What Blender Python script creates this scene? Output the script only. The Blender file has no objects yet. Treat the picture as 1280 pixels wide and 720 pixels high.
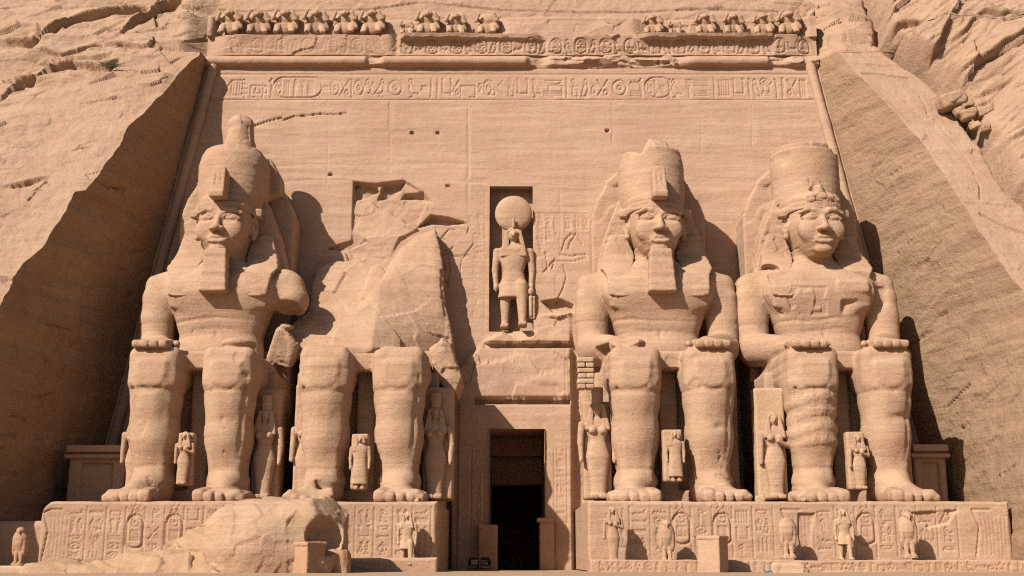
import bpy, math, random
import numpy as np
random.seed(7)
rad = math.radians
# ------------------------------------------------------------------ camera, sky, sun, exposure
TH, FPX, DIST, ZC = rad(12.8), 1500.0, 60.0, 1.6
SUN_AZ, SUN_EL = rad(42), rad(37)
scene = bpy.context.scene
cam_d = bpy.data.cameras.new('camera'); cam = bpy.data.objects.new('camera', cam_d)
scene.collection.objects.link(cam); scene.camera = cam
cam.location = (0, -DIST, ZC); cam.rotation_euler = (rad(90) + TH, 0, 0)
cam_d.sensor_width = 36; cam_d.lens = 36 * FPX / 1280; cam_d.clip_end = 2000; cam_d.clip_start = .5
world = bpy.data.worlds.new('World'); scene.world = world; world.use_nodes = True
_nt = world.node_tree; _bg = _nt.nodes['Background']
_sky = _nt.nodes.new('ShaderNodeTexSky'); _sky.sky_type = 'NISHITA'; _sky.sun_disc = False
_sky.sun_elevation = SUN_EL; _sky.sun_rotation = rad(180) + SUN_AZ; _sky.dust_density = 2.0
_nt.links.new(_sky.outputs[0], _bg.inputs[0]); _bg.inputs[1].default_value = .05
sun_d = bpy.data.lights.new('sun', 'SUN'); sun = bpy.data.objects.new('sun', sun_d)
scene.collection.objects.link(sun)
sun_d.energy = 5.0; sun_d.angle = rad(.53); sun_d.color = (1, .93, .83)
from mathutils import Vector
sun.rotation_euler = Vector((-math.sin(SUN_AZ) * math.cos(SUN_EL), -math.cos(SUN_AZ) * math.cos(SUN_EL), math.sin(SUN_EL))).to_track_quat('Z', 'Y').to_euler()
vs = scene.view_settings; vs.view_transform = 'Standard'; vs.look = 'None'; vs.exposure = 0.55; vs.gamma = 1
scene.cycles.use_denoising = False; scene.cycles.pixel_filter_type = 'BLACKMAN_HARRIS'; scene.cycles.filter_width = 1.15; scene.cycles.use_adaptive_sampling = False; scene.cycles.max_bounces = 6; scene.cycles.diffuse_bounces = 2

# ------------------------------------------------------------------ measuring helpers: a photo point at a known real depth -> place
def W(u, v, y=0.0, slope=0.0):
    """point on the plane Y = y + slope*Z seen at photo pixel u,v"""
    b = (360 - v) / FPX; dx = (u - 640) / FPX
    dy = math.cos(TH) - b * math.sin(TH); dz = math.sin(TH) + b * math.cos(TH)
    t = (y + slope * ZC + DIST) / (dy - slope * dz)
    return (t * dx, -DIST + t * dy, ZC + t * dz)
FS = .08                                   # batter of the facade
CA, CB = -17.10, .63                       # plane of the cliff: Y = CA + CB*Z
def WF(u, v): p = W(u, v, 0, FS); return (p[0], p[2])
def WC(u, v): p = W(u, v, CA, CB); return (p[0], p[2])
def WY(u, v, y): p = W(u, v, y); return (p[0], p[2])

# ------------------------------------------------------------------ numeric helpers
_rs = np.random.RandomState(11)
_T3 = _rs.rand(32, 32, 32).astype(np.float32)
def vnoise(x, y, z):
    xi = np.floor(x).astype(np.int32); yi = np.floor(y).astype(np.int32); zi = np.floor(z).astype(np.int32)
    fx = x - xi; fy = y - yi; fz = z - zi
    fx = fx * fx * (3 - 2 * fx); fy = fy * fy * (3 - 2 * fy); fz = fz * fz * (3 - 2 * fz)
    a = xi & 31; b = yi & 31; c = zi & 31; a1 = (a + 1) & 31; b1 = (b + 1) & 31; c1 = (c + 1) & 31
    def L(p, q, f): return p + (q - p) * f
    return L(L(L(_T3[a, b, c], _T3[a1, b, c], fx), L(_T3[a, b1, c], _T3[a1, b1, c], fx), fy),
             L(L(_T3[a, b, c1], _T3[a1, b, c1], fx), L(_T3[a, b1, c1], _T3[a1, b1, c1], fx), fy), fz) * 2 - 1
def fbm(x, y, z, f=1.0, o=4, g=.5):
    r = 0; a = 1.0; s = 0
    for k in range(o):
        r = r + a * vnoise(x * f + 7.3 * k, y * f + 3.1 * k, z * f + 11.7 * k); s += a; a *= g; f *= 2.03
    return r / s
_R2 = _rs.rand(64, 64, 5).astype(np.float32)
def facets(u, v, cell, slope=.5, seed=0, squash=1.0):
    """fractured rock: every voronoi cell is a tilted flat face"""
    u = u / cell + seed * 5.37; v = v / (cell * squash) + seed * 9.11
    ui = np.floor(u).astype(int); vi = np.floor(v).astype(int)
    best = np.full(np.shape(u), 9e9); out = np.zeros(np.shape(u))
    for a in (-1, 0, 1):
        for b in (-1, 0, 1):
            R = _R2[(ui + a) & 63, (vi + b) & 63]
            du = u - (ui + a + R[..., 0]); dv = v - (vi + b + R[..., 1]); d = du * du + dv * dv
            val = (R[..., 2] - .5) + slope * (du * (R[..., 3] - .5) + dv * (R[..., 4] - .5)) * 2
            m = d < best; best = np.where(m, d, best); out = np.where(m, val, out)
    return out
def sstep(a, b, x): t = np.clip((x - a) / (b - a), 0, 1); return t * t * (3 - 2 * t)
def seg_d(X, Z, ax, az, bx, bz):
    bx -= ax; bz -= az; px = X - ax; pz = Z - az
    t = np.clip((px * bx + pz * bz) / (bx * bx + bz * bz + 1e-9), 0, 1)
    return np.hypot(px - t * bx, pz - t * bz)
def poly_mask(X, Z, pts):
    """signed distance-like: positive inside polygon"""
    n = len(pts); inside = np.zeros(np.shape(X), bool); d = np.full(np.shape(X), 9e9)
    for i in range(n):
        x1, z1 = pts[i]; x2, z2 = pts[(i + 1) % n]
        d = np.minimum(d, seg_d(X, Z, x1, z1, x2, z2))
        c = (z1 > Z) != (z2 > Z)
        xi = (x2 - x1) * (Z - z1) / (z2 - z1 + 1e-12) + x1
        inside ^= c & (X < xi)
    return np.where(inside, d, -d)

# ------------------------------------------------------------------ materials
MATS = {}; ALB = .74
def stone(name, c1, c2, c3, strata=1.0, bump=.5, grain=1.0, tool=0.0, dirt=.3, tilt=0.0, rubble=0.0):
    if name in MATS: return MATS[name]
    m = bpy.data.materials.new(name); MATS[name] = m; m.use_nodes = True
    N = m.node_tree.nodes; K = m.node_tree.links; B = N['Principled BSDF']
    B.inputs['Roughness'].default_value = .95; B.inputs['Specular IOR Level'].default_value = .12
    def n(t, **kw):
        q = N.new(t)
        for a, b in kw.items(): setattr(q, a, b)
        return q
    def mul(a, b, op='MULTIPLY'):
        q = n('ShaderNodeMath', operation=op)
        for i, s in enumerate((a, b)):
            if isinstance(s, (int, float)): q.inputs[i].default_value = s
            else: K.new(s, q.inputs[i])
        return q.outputs[0]
    geo = n('ShaderNodeNewGeometry')
    c1, c2, c3 = [(ALB * c[0], ALB * c[1], ALB * c[2] * 1.01) for c in (c1, c2, c3)]
    def noise(scale, sc=(1, 1, 1), det=6, rough=.6, dist=0, rot=(0, 0, 0)):
        mp = n('ShaderNodeMapping'); mp.inputs['Scale'].default_value = sc; mp.inputs['Rotation'].default_value = rot
        K.new(geo.outputs['Position'], mp.inputs['Vector'])
        q = n('ShaderNodeTexNoise'); q.inputs['Scale'].default_value = scale; q.inputs['Detail'].default_value = det
        q.inputs['Roughness'].default_value = rough; q.inputs['Distortion'].default_value = dist
        K.new(mp.outputs[0], q.inputs['Vector']); return q.outputs['Fac']
    def ramp(src, a, b, inv=False):
        q = n('ShaderNodeMapRange'); q.inputs['From Min'].default_value = a; q.inputs['From Max'].default_value = b
        if inv: q.inputs['To Min'].default_value = 1; q.inputs['To Max'].default_value = 0
        K.new(src, q.inputs['Value']); return q.outputs[0]
    def mix(f, a, b, mode='MIX'):
        q = n('ShaderNodeMix', data_type='RGBA', blend_type=mode)
        for i, s in ((0, f), (6, a), (7, b)):
            if isinstance(s, (int, float)): q.inputs[i].default_value = s
            elif isinstance(s, tuple): q.inputs[i].default_value = (*s, 1)
            else: K.new(s, q.inputs[i])
        return q.outputs[2]
    band = noise(1.0, (.10, .10, 1.5), 8, .62, .6, (0, tilt, 0))
    fine = noise(1.0, (.35, .35, 7.0), 6, .6, .3, (0, tilt, 0))
    blot = noise(.35, (1, 1, 1), 5, .6)
    spot = noise(2.6, (1, 1, 1), 8, .7)
    gr = noise(11, (1, 1, 1), 5, .85)
    mid = noise(4.0, (1, 1, 1.5), 8, .78)
    pink = noise(.8, (1, 1, 1.6), 4, .6)
    c = mix(ramp(band, .36, .64), c1, c2)
    c = mix(mul(ramp(fine, .48, .66), .42 * strata), c, c3)
    c = mix(mul(ramp(blot, .48, .62), .55), c, tuple((a + b) / 2 for a, b in zip(c2, c3)))
    c = mix(mul(ramp(spot, .56, .70), dirt), c, tuple(a * .72 for a in c3))
    drip = noise(1.0, (1.6, 1.6, .10), 5, .65, .4)
    c = mix(mul(ramp(drip, .56, .72), .30), c, tuple(a * .80 for a in c3))
    pale = noise(.55, (1, 1, 1.3), 7, .7, .5)
    c = mix(mul(ramp(pale, .60, .70), .35), c, tuple(min(1, a * 1.12) for a in c1))
    c = mix(mul(ramp(pink, .50, .66), .45), c, tuple(q * k for q, k in zip(c2, (1.06, .98, 1.12))))
    c = mix(mul(ramp(pink, .48, .36), .35), c, tuple(q * k for q, k in zip(c1, (.95, 1.02, .92))))
    c = mix(mul(ramp(mid, .52, .68), .50), c, tuple(a * .74 for a in c2))
    c = mix(mul(ramp(gr, .40, .70), .40), c, tuple(min(1, a * 1.35) for a in c1))
    c = mix(mul(ramp(gr, .56, .70), .40), c, tuple(a * .6 for a in c3))
    K.new(c, B.inputs['Base Color'])
    h = mul(mul(fine, .022 * strata), mul(band, .04 * strata), 'ADD')
    h = mul(h, mul(spot, .06), 'ADD')
    h = mul(h, mul(mid, .085 * grain), 'ADD')
    h = mul(h, mul(gr, .055 * grain), 'ADD')
    if tool:
        t1 = noise(1.0, (.8, .5, 5.0), 6, .75, .5, (rad(-38), 0, 0))
        h = mul(h, mul(t1, .16 * tool), 'ADD')
        v = n('ShaderNodeTexVoronoi'); v.inputs['Scale'].default_value = 5
        K.new(geo.outputs['Position'], v.inputs['Vector']); h = mul(h, mul(v.outputs['Distance'], .05 * tool), 'ADD')
    if rubble:
        v = n('ShaderNodeTexVoronoi'); v.inputs['Scale'].default_value = 3.2
        K.new(geo.outputs['Position'], v.inputs['Vector']); h = mul(h, mul(v.outputs['Distance'], .12 * rubble), 'ADD')
    bp = n('ShaderNodeBump'); bp.inputs['Strength'].default_value = bump; bp.inputs['Distance'].default_value = 1.0
    K.new(h, bp.inputs['Height']); K.new(bp.outputs[0], B.inputs['Normal'])
    return m
C1, C2, C3 = (.58, .385, .258), (.49, .300, .188), (.37, .205, .12)
M_statue = stone('sandstone_statue', C1, C2, C3, 1.15, .55, 1.2)
M_wall = stone('sandstone_wall', (.56, .365, .248), (.485, .305, .20), (.39, .225, .142), .95, .5, 1.0, dirt=.2)
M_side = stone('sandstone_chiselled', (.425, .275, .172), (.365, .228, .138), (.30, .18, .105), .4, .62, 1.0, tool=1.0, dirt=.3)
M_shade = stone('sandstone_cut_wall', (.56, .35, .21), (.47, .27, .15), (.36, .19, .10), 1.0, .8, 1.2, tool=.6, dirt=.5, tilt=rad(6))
M_cliff = stone('sandstone_cliff', (.53, .35, .235), (.46, .285, .182), (.37, .215, .13), .8, .7, 1.2, dirt=.3, tilt=rad(-4), rubble=.35)
M_pale = stone('pale_sandstone', (.60, .42, .27), (.53, .345, .205), (.44, .27, .155), .5, .5, 1.0)
M_red = stone('reddish_sandstone', (.52, .31, .19), (.46, .265, .155), (.38, .20, .11), .5, .5, 1.0)
M_rough = stone('broken_sandstone', (.55, .36, .225), (.50, .31, .185), (.42, .25, .145), .5, .6, 1.3, rubble=.25)
M_sand = stone('sandy_ground', (.48, .33, .21), (.43, .29, .18), (.38, .24, .15), .0, .4, 1.0)
def plain(name, col, rough=.6, metal=0):
    m = bpy.data.materials.new(name); m.use_nodes = True; b = m.node_tree.nodes['Principled BSDF']
    b.inputs['Base Color'].default_value = (*col, 1); b.inputs['Roughness'].default_value = rough; b.inputs['Metallic'].default_value = metal
    nz = m.node_tree.nodes.new('ShaderNodeTexNoise'); nz.inputs['Scale'].default_value = 20
    bp = m.node_tree.nodes.new('ShaderNodeBump'); bp.inputs['Strength'].default_value = .2
    m.node_tree.links.new(nz.outputs[0], bp.inputs['Height']); m.node_tree.links.new(bp.outputs[0], b.inputs['Normal'])
    return m

# ------------------------------------------------------------------ objects
COL = scene.collection
def tag(o, label=None, cat=None, group=None, kind=None):
    if label: o['label'] = label
    if cat: o['category'] = cat
    if group: o['group'] = group
    if kind: o['kind'] = kind
    return o
def empty(name, loc, label, cat, group=None):
    o = bpy.data.objects.new(name, None); COL.objects.link(o); o.location = loc; o.empty_display_size = .3
    return tag(o, label, cat, group)
def link(name, me, mat, parent=None):
    o = bpy.data.objects.new(name, me); COL.objects.link(o)
    if mat: me.materials.append(mat)
    if parent: o.parent = parent
    return o
def make_mesh(name, V, F, smooth=True):
    me = bpy.data.meshes.new(name); V = np.asarray(V, np.float32); F = np.asarray(F, np.int32); k = F.shape[1]
    me.vertices.add(len(V)); me.vertices.foreach_set('co', V.ravel())
    me.loops.add(F.size); me.loops.foreach_set('vertex_index', F.ravel())
    me.polygons.add(len(F)); me.polygons.foreach_set('loop_start', np.arange(0, F.size, k, dtype=np.int32))
    me.polygons.foreach_set('loop_total', np.full(len(F), k, np.int32))
    me.polygons.foreach_set('use_smooth', np.full(len(F), smooth))
    me.update(calc_edges=True); me.validate(); return me
def grid_faces(nu, nv, keep=None):
    i, j = np.meshgrid(np.arange(nu - 1), np.arange(nv - 1), indexing='ij')
    a = i * nv + j; F = np.stack([a, a + nv, a + nv + 1, a + 1], -1)
    return F[keep] if keep is not None else F.reshape(-1, 4)
def axis(segs):
    out = []
    for a, b, r in segs:
        n = max(1, int(round((b - a) / r))); out.append(np.linspace(a, b, n + 1)[:-1])
    out.append([segs[-1][1]]); return np.concatenate(out)

# ---- implicit solids, meshed with surface nets; one continuous surface per call
class Vol:
    def __init__(s, X, Y, Z):
        s.x, s.y, s.z = [axis(a).astype(np.float32) for a in (X, Y, Z)]
        s.D = np.full((len(s.x), len(s.y), len(s.z)), 1.5, np.float32)
    def _op(s, prim, k, mode):
        f, (x0, x1, y0, y1, z0, z1) = prim; m = k + .25
        sl = []
        for a, lo, hi in ((s.x, x0, x1), (s.y, y0, y1), (s.z, z0, z1)):
            i = np.searchsorted(a, lo - m); j = np.searchsorted(a, hi + m)
            if j <= i: return
            sl.append(slice(int(i), int(j)))
        X = s.x[sl[0]][:, None, None]; Y = s.y[sl[1]][None, :, None]; Z = s.z[sl[2]][None, None, :]
        d = f(X, Y, Z).astype(np.float32); a = s.D[tuple(sl)]
        if mode == 'u':
            h = np.clip(.5 + .5 * (a - d) / max(k, 1e-4), 0, 1); r = a + (d - a) * h - k * h * (1 - h)
        else:
            d = -d; h = np.clip(.5 - .5 * (a - d) / max(k, 1e-4), 0, 1); r = a + (d - a) * h + k * h * (1 - h)
        s.D[tuple(sl)] = r
    def u(s, prim, k=.05): s._op(prim, k, 'u'); return s
    def s_(s, prim, k=.05): s._op(prim, k, 's'); return s
    def mesh(s, name, noise=.03, nf=1.2, strata=.0, post=None):
        D = s.D; D[0] = D[-1] = 1; D[:, 0] = D[:, -1] = 1; D[:, :, 0] = D[:, :, -1] = 1
        ins = D < 0
        c = np.zeros(tuple(n - 1 for n in D.shape), np.int8)
        for a in (0, 1):
            for b in (0, 1):
                for e in (0, 1):
                    c += ins[a:D.shape[0] - 1 + a, b:D.shape[1] - 1 + b, e:D.shape[2] - 1 + e]
        act = (c > 0) & (c < 8); I = np.argwhere(act); idx = np.full(act.shape, -1, np.int32); idx[act] = np.arange(len(I))
        i, j, k = I.T; acc = np.zeros((len(I), 3)); cnt = np.zeros(len(I))
        for ax in range(3):
            for p in (0, 1):
                for q in (0, 1):
                    o = [0, 0, 0]; oth = [t for t in range(3) if t != ax]; o[oth[0]] = p; o[oth[1]] = q
                    o2 = list(o); o2[ax] = 1
                    d0 = D[i + o[0], j + o[1], k + o[2]]; d1 = D[i + o2[0], j + o2[1], k + o2[2]]
                    m = (d0 < 0) != (d1 < 0); t = np.where(m, d0 / np.where(m, d0 - d1, 1), 0)
                    v = np.zeros((len(I), 3)); v[:, oth[0]] = p; v[:, oth[1]] = q; v[:, ax] = t
                    acc += v * m[:, None]; cnt += m
        f = acc / cnt[:, None]; P = np.empty((len(I), 3))
        for ax, (arr, ii) in enumerate(((s.x, i), (s.y, j), (s.z, k))): P[:, ax] = arr[ii] + f[:, ax] * (arr[ii + 1] - arr[ii])
        Fs = []
        for ax in range(3):
            sl0 = [slice(1, -1)] * 3; sl1 = [slice(1, -1)] * 3
            sl0[ax] = slice(0, -1); sl1[ax] = slice(1, None)
            a = ins[tuple(sl0)]; b = ins[tuple(sl1)]; E = np.argwhere(a != b)
            E1 = E.copy(); oth = [t for t in range(3) if t != ax]; E1[:, oth[0]] += 1; E1[:, oth[1]] += 1
            fl = a[tuple(E.T)]; ids = []
            for p, q in ((1, 1), (0, 1), (0, 0), (1, 0)):
                e = E1.copy(); e[:, oth[0]] -= p; e[:, oth[1]] -= q; ids.append(idx[e[:, 0], e[:, 1], e[:, 2]])
            Q = np.stack(ids, 1); g = fl if ax != 1 else ~fl
            Q[~g] = Q[~g][:, ::-1]; Fs.append(Q)
        F = np.concatenate(Fs)
        me = make_mesh(name, P, F)
        if noise or strata or post:
            nn = np.empty(len(P) * 3, np.float32); me.vertex_normals.foreach_get('vector', nn); nn = nn.reshape(-1, 3)
            x, y, z = P.T; d = noise * fbm(x, y, z, nf, 4, .55)
            if strata: d = d + strata * fbm(x * .15, y * .15, z * 3.0, 1.0, 3, .6)
            if post is not None: d = d + post(x, y, z)
            P = P + nn * d[:, None]; me.vertices.foreach_set('co', P.astype(np.float32).ravel()); me.update()
        return me
def ell(c, r, rx=0, rz=0):
    R = max(r) if (rx or rz) else 0; cx, cy, cz = c
    def f(X, Y, Z):
        x, y, z = X - cx, Y - cy, Z - cz
        if rx: x, y, z = x, y * math.cos(rx) + z * math.sin(rx), -y * math.sin(rx) + z * math.cos(rx)
        if rz: x, y, z = x * math.cos(rz) + y * math.sin(rz), -x * math.sin(rz) + y * math.cos(rz), z
        k0 = np.sqrt((x / r[0]) ** 2 + (y / r[1]) ** 2 + (z / r[2]) ** 2)
        k1 = np.sqrt((x / r[0] ** 2) ** 2 + (y / r[1] ** 2) ** 2 + (z / r[2] ** 2) ** 2) + 1e-6
        return k0 * (k0 - 1) / k1
    e = [R or q for q in r]
    return f, (cx - e[0], cx + e[0], cy - e[1], cy + e[1], cz - e[2], cz + e[2])
def cone(a, b, r1, r2):
    a = np.array(a, float); b = np.array(b, float); ba = b - a; l2 = float(ba @ ba)
    def f(X, Y, Z):
        x, y, z = X - a[0], Y - a[1], Z - a[2]
        t = np.clip((x * ba[0] + y * ba[1] + z * ba[2]) / l2, 0, 1)
        return np.sqrt((x - t * ba[0]) ** 2 + (y - t * ba[1]) ** 2 + (z - t * ba[2]) ** 2) - (r1 + (r2 - r1) * t)
    R = max(r1, r2); lo = np.minimum(a, b) - R; hi = np.maximum(a, b) + R
    return f, (lo[0], hi[0], lo[1], hi[1], lo[2], hi[2])
def box(c, h, r=.05, rx=0, rz=0, ry=0, tx=0.0, ty=0.0):
    """rounded box; tx,ty = growth of half width per metre going down"""
    cx, cy, cz = c; R = math.sqrt(sum(q * q for q in h)) if (rx or rz or ry) else 0
    def f(X, Y, Z):
        x, y, z = X - cx, Y - cy, Z - cz
        if rx: y, z = y * math.cos(rx) + z * math.sin(rx), -y * math.sin(rx) + z * math.cos(rx)
        if ry: x, z = x * math.cos(ry) + z * math.sin(ry), -x * math.sin(ry) + z * math.cos(ry)
        if rz: x, y = x * math.cos(rz) + y * math.sin(rz), -x * math.sin(rz) + y * math.cos(rz)
        qx = np.abs(x) - (h[0] - r - tx * z); qy = np.abs(y) - (h[1] - r - ty * z); qz = np.abs(z) - (h[2] - r)
        return np.sqrt(np.maximum(qx, 0) ** 2 + np.maximum(qy, 0) ** 2 + np.maximum(qz, 0) ** 2) + np.minimum(np.maximum(qx, np.maximum(qy, qz)), 0) - r
    e = [R or q for q in h]; e[0] += abs(tx) * h[2]; e[1] += abs(ty) * h[2]
    return f, (cx - e[0], cx + e[0], cy - e[1], cy + e[1], cz - e[2], cz + e[2])
def torso(prof, cx=0, cy=0, p=2.4):
    """prof: rows z, halfwidth, halfdepth, y-offset"""
    zz, ww, dd, oo = [np.array(q, float) for q in zip(*prof)]
    def f(X, Y, Z):
        w = np.interp(Z, zz, ww); d = np.interp(Z, zz, dd); o = np.interp(Z, zz, oo)
        q = ((np.abs(X - cx) / w) ** p + (np.abs(Y - cy - o) / d) ** p) ** (1 / p)
        s = (q - 1) * np.minimum(w, d) * .9
        return np.maximum(s, np.maximum(zz[0] - Z, Z - zz[-1]))
    return f, (cx - ww.max(), cx + ww.max(), cy - dd.max() - abs(oo).max(), cy + dd.max() + abs(oo).max(), zz[0], zz[-1])

# ------------------------------------------------------------------ hieroglyph carving
def circ(cx, cy, r, n=18, a0=0, a1=360):
    return [(cx + r * math.cos(rad(a0 + (a1 - a0) * k / n)), cy + r * math.sin(rad(a0 + (a1 - a0) * k / n))) for k in range(n + 1)]
G = {
 'reed': [[(.5, 0), (.5, 1), (.75, .8), (.72, .45), (.5, .4)]],
 'disc': [circ(.5, .5, .40), circ(.5, .5, .12)],
 'ankh': [circ(.5, .76, .2), [(.5, .56), (.5, 0)], [(.2, .5), (.8, .5)]],
 'water': [[(0, .35), (.12, .6), (.25, .35), (.38, .6), (.5, .35), (.62, .6), (.75, .35), (.88, .6), (1, .35)]],
 'eye': [circ(.5, .5, .45, 10, 20, 160), circ(.5, .55, .45, 10, 200, 340), circ(.5, .5, .12)],
 'bird': [[(.15, .8), (.25, .95), (.42, .92), (.45, .7), (.7, .45), (1, .15)], [(.15, .8), (.3, .75), (.22, .45), (.35, .22), (.65, .2), (1, .15)], [(.42, .2), (.42, 0), (.25, 0)], [(.56, .2), (.56, 0)]],
 'owl': [circ(.4, .8, .17), [(.25, .7), (.2, .4), (.4, .12), (.95, .0)], [(.56, .72), (.75, .4), (.95, 0)], [(.4, .12), (.35, 0), (.6, 0)]],
 'loaf': [circ(.5, .2, .4, 10, 0, 180) + [(.9, .2)]],
 'man': [circ(.4, .85, .13), [(.4, .72), (.3, .4), (.3, .05), (.8, .05), (.75, .35), (.5, .4), (.45, .65)], [(.45, .6), (.85, .6)]],
 'snake': [[(0, .2), (.2, .4), (.4, .2), (.6, .4), (.8, .25), (.9, .7), (1, .75)]],
 'feather': [[(.4, 0), (.4, .7), (.55, 1), (.75, .85), (.6, .6), (.55, 0), (.4, 0)]],
 'ka': [[(.1, 1), (.1, .2), (.9, .2), (.9, 1)], [(.0, .95), (.2, .95)], [(.8, .95), (1, .95)]],
 'stool': [[(.1, .1), (.9, .1), (.9, .9), (.1, .9), (.1, .1)], [(.3, .1), (.3, .9)], [(.5, .1), (.5, .9)], [(.7, .1), (.7, .9)]],
 'house': [[(.1, 0), (.1, .6), (.9, .6), (.9, 0), (.6, 0)]],
 'flag': [[(.4, 0), (.4, 1), (.85, .85), (.4, .7)]],
 'scarab': [circ(.5, .45, .28), circ(.5, .82, .12), [(.2, .55), (.02, .8)], [(.8, .55), (.98, .8)], [(.22, .35), (.02, .1)], [(.78, .35), (.98, .1)]],
 'was': [[(.5, 0), (.5, .85), (.25, .95)], [(.5, .85), (.75, .8)], [(.4, 0), (.6, 0)]],
 'bars': [[(.0, .2), (1, .2)], [(.0, .45), (1, .45)], [(.0, .7), (1, .7)]],
 'three': [[(.2, .0), (.2, .9)], [(.5, .0), (.5, .9)], [(.8, .0), (.8, .9)]],
 'cross': [[(.1, .1), (.9, .9)], [(.1, .9), (.5, .5)], circ(.75, .25, .15)],
 'sedge': [[(.5, 0), (.5, .95)], [(.5, .4), (.15, .8)], [(.5, .4), (.85, .8)], [(.5, .65), (.25, .95)], [(.5, .65), (.78, .95)]],
 'arm': [[(0, .35), (.0, .55), (.8, .55), (1, .7)], [(0, .35), (.8, .35), (1, .45)]],
 'bee': [circ(.3, .55, .18), circ(.65, .5, .25), [(.35, .7), (.5, 1), (.7, .75)], [(.3, .35), (.2, .1)], [(.6, .25), (.6, 0)]],
 'bowl': [circ(.5, .7, .42, 10, 180, 360) + [(.08, .7)]],
}
def carve(H, xs, zs, pts, width, depth):
    """engrave a polyline (world x,z) into the height array H (positive = outwards)"""
    a = np.array(pts); m = width * 2.2
    i0, i1 = np.searchsorted(xs, [a[:, 0].min() - m, a[:, 0].max() + m]); j0, j1 = np.searchsorted(zs, [a[:, 1].min() - m, a[:, 1].max() + m])
    if i1 <= i0 or j1 <= j0: return
    X, Z = np.meshgrid(xs[i0:i1], zs[j0:j1], indexing='ij'); d = np.full(X.shape, 9.)
    for (ax, az), (bx, bz) in zip(pts[:-1], pts[1:]): d = np.minimum(d, seg_d(X, Z, ax, az, bx, bz))
    H[i0:i1, j0:j1] = np.minimum(H[i0:i1, j0:j1], H[i0:i1, j0:j1] * 0 - depth * (1 - sstep(width * .6, width * 1.0, d)))
def glyph(H, xs, zs, g, x0, z0, w, h, sw=.05, dp=.06, flip=False):
    for pl in G[g]:
        carve(H, xs, zs, [(x0 + (1 - a if flip else a) * w, z0 + b * h) for a, b in pl], sw, dp * .8)
def cartouche(H, xs, zs, x0, z0, w, h, sw, dp, horiz=False):
    r = min(w, h) * .5
    if horiz: pts = [(x0 + r, z0), (x0 + w - r, z0)] + [(x0 + w - r + r * math.sin(rad(t)), z0 + h / 2 - r * math.cos(rad(t))) for t in range(0, 181, 20)] + [(x0 + r, z0 + h)] + [(x0 + r - r * math.sin(rad(t)), z0 + h / 2 + r * math.cos(rad(t))) for t in range(0, 181, 20)]
    else: pts = [(x0, z0 + .1 * h), (x0, z0 + h - r)] + [(x0 + r - r * math.cos(rad(t)), z0 + h - r + r * math.sin(rad(t))) for t in range(0, 181, 20)] + [(x0 + w, z0 + .1 * h)] + [(x0 + w - r + r * math.cos(rad(t)), z0 + r * .6 - r * .6 * math.sin(rad(t))) for t in range(0, 181, 20)] + [(x0, z0 + .1 * h)]
    carve(H, xs, zs, pts, sw, dp)
TALL = ['reed', 'ankh', 'bird', 'owl', 'man', 'feather', 'flag', 'scarab', 'was', 'sedge', 'bee', 'three', 'ka', 'stool', 'disc', 'cross']
FLAT = ['water', 'eye', 'loaf', 'snake', 'house', 'bars', 'arm', 'bowl']
def glyph_column(H, xs, zs, x0, z0, w, h, rnd, sw=.04, dp=.05):
    z = z0 + h
    while z > z0 + w * .35:
        if rnd.random() < .5: hh = min(w * .95, z - z0); g = rnd.choice(TALL); n = rnd.choice((1, 1, 2))
        else: hh = min(w * .5, z - z0); g = rnd.choice(FLAT); n = 1
        ww = w * .84 / n
        for q in range(n): glyph(H, xs, zs, g if q == 0 else rnd.choice(TALL), x0 + w * .08 + q * ww, z - hh + .04, ww * .9, hh * .86, sw, dp, rnd.random() < .5)
        z -= hh * 1.04

def relief_block(name, x0, x1, z0, z1, yf, depth, hf, mat, parent=None, res=.035, edge=.12, zres=None, top_wobble=.05):
    """a cut stone block: carved front sheet, rounded worn edges, closed sides, top and back"""
    xs = axis([(x0, x1, res)]); zs = axis([(z0, z1, zres or res)])
    H = np.zeros((len(xs), len(zs)));
    if hf: hf(H, xs, zs)
    X, Z = np.meshgrid(xs, zs, indexing='ij')
    e = np.minimum(np.minimum(X - x0, x1 - X), z1 - Z)
    nz = fbm(X, Z, X * 0 + 3, 1.1, 4)
    H = H + .05 * nz - edge * (1 - sstep(0, edge * (1.3 + nz), e)) ** 2
    Zt = Z + top_wobble * fbm(X, Z * 0, Z * 0 + 9, .9, 4) * sstep(z0, z1, Z)
    V = np.stack([X, yf - H, Zt], -1)
    layers = [V.reshape(-1, 3)]; F = [grid_faces(len(xs), len(zs))]
    n = len(xs) * len(zs); nu, nv = len(xs), len(zs)
    per = [i * nv for i in range(nu)] + [(nu - 1) * nv + j for j in range(1, nv)] + [i * nv + nv - 1 for i in range(nu - 2, -1, -1)] + [j for j in range(nv - 2, 0, -1)]
    P0 = layers[0][per].copy(); layers.append(P0); P = P0.copy(); P[:, 1] = yf + depth; layers.append(P); m = len(per)
    F.append(np.array([[n + k, n + m + k, n + m + (k + 1) % m, n + (k + 1) % m] for k in range(m)]))
    F = np.concatenate(F); me = make_mesh(name, np.concatenate(layers), F, True)
    sm = np.ones(len(F), bool); sm[-m:] = False; me.polygons.foreach_set('use_smooth', sm)
    return link(name, me, mat, parent)

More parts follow.
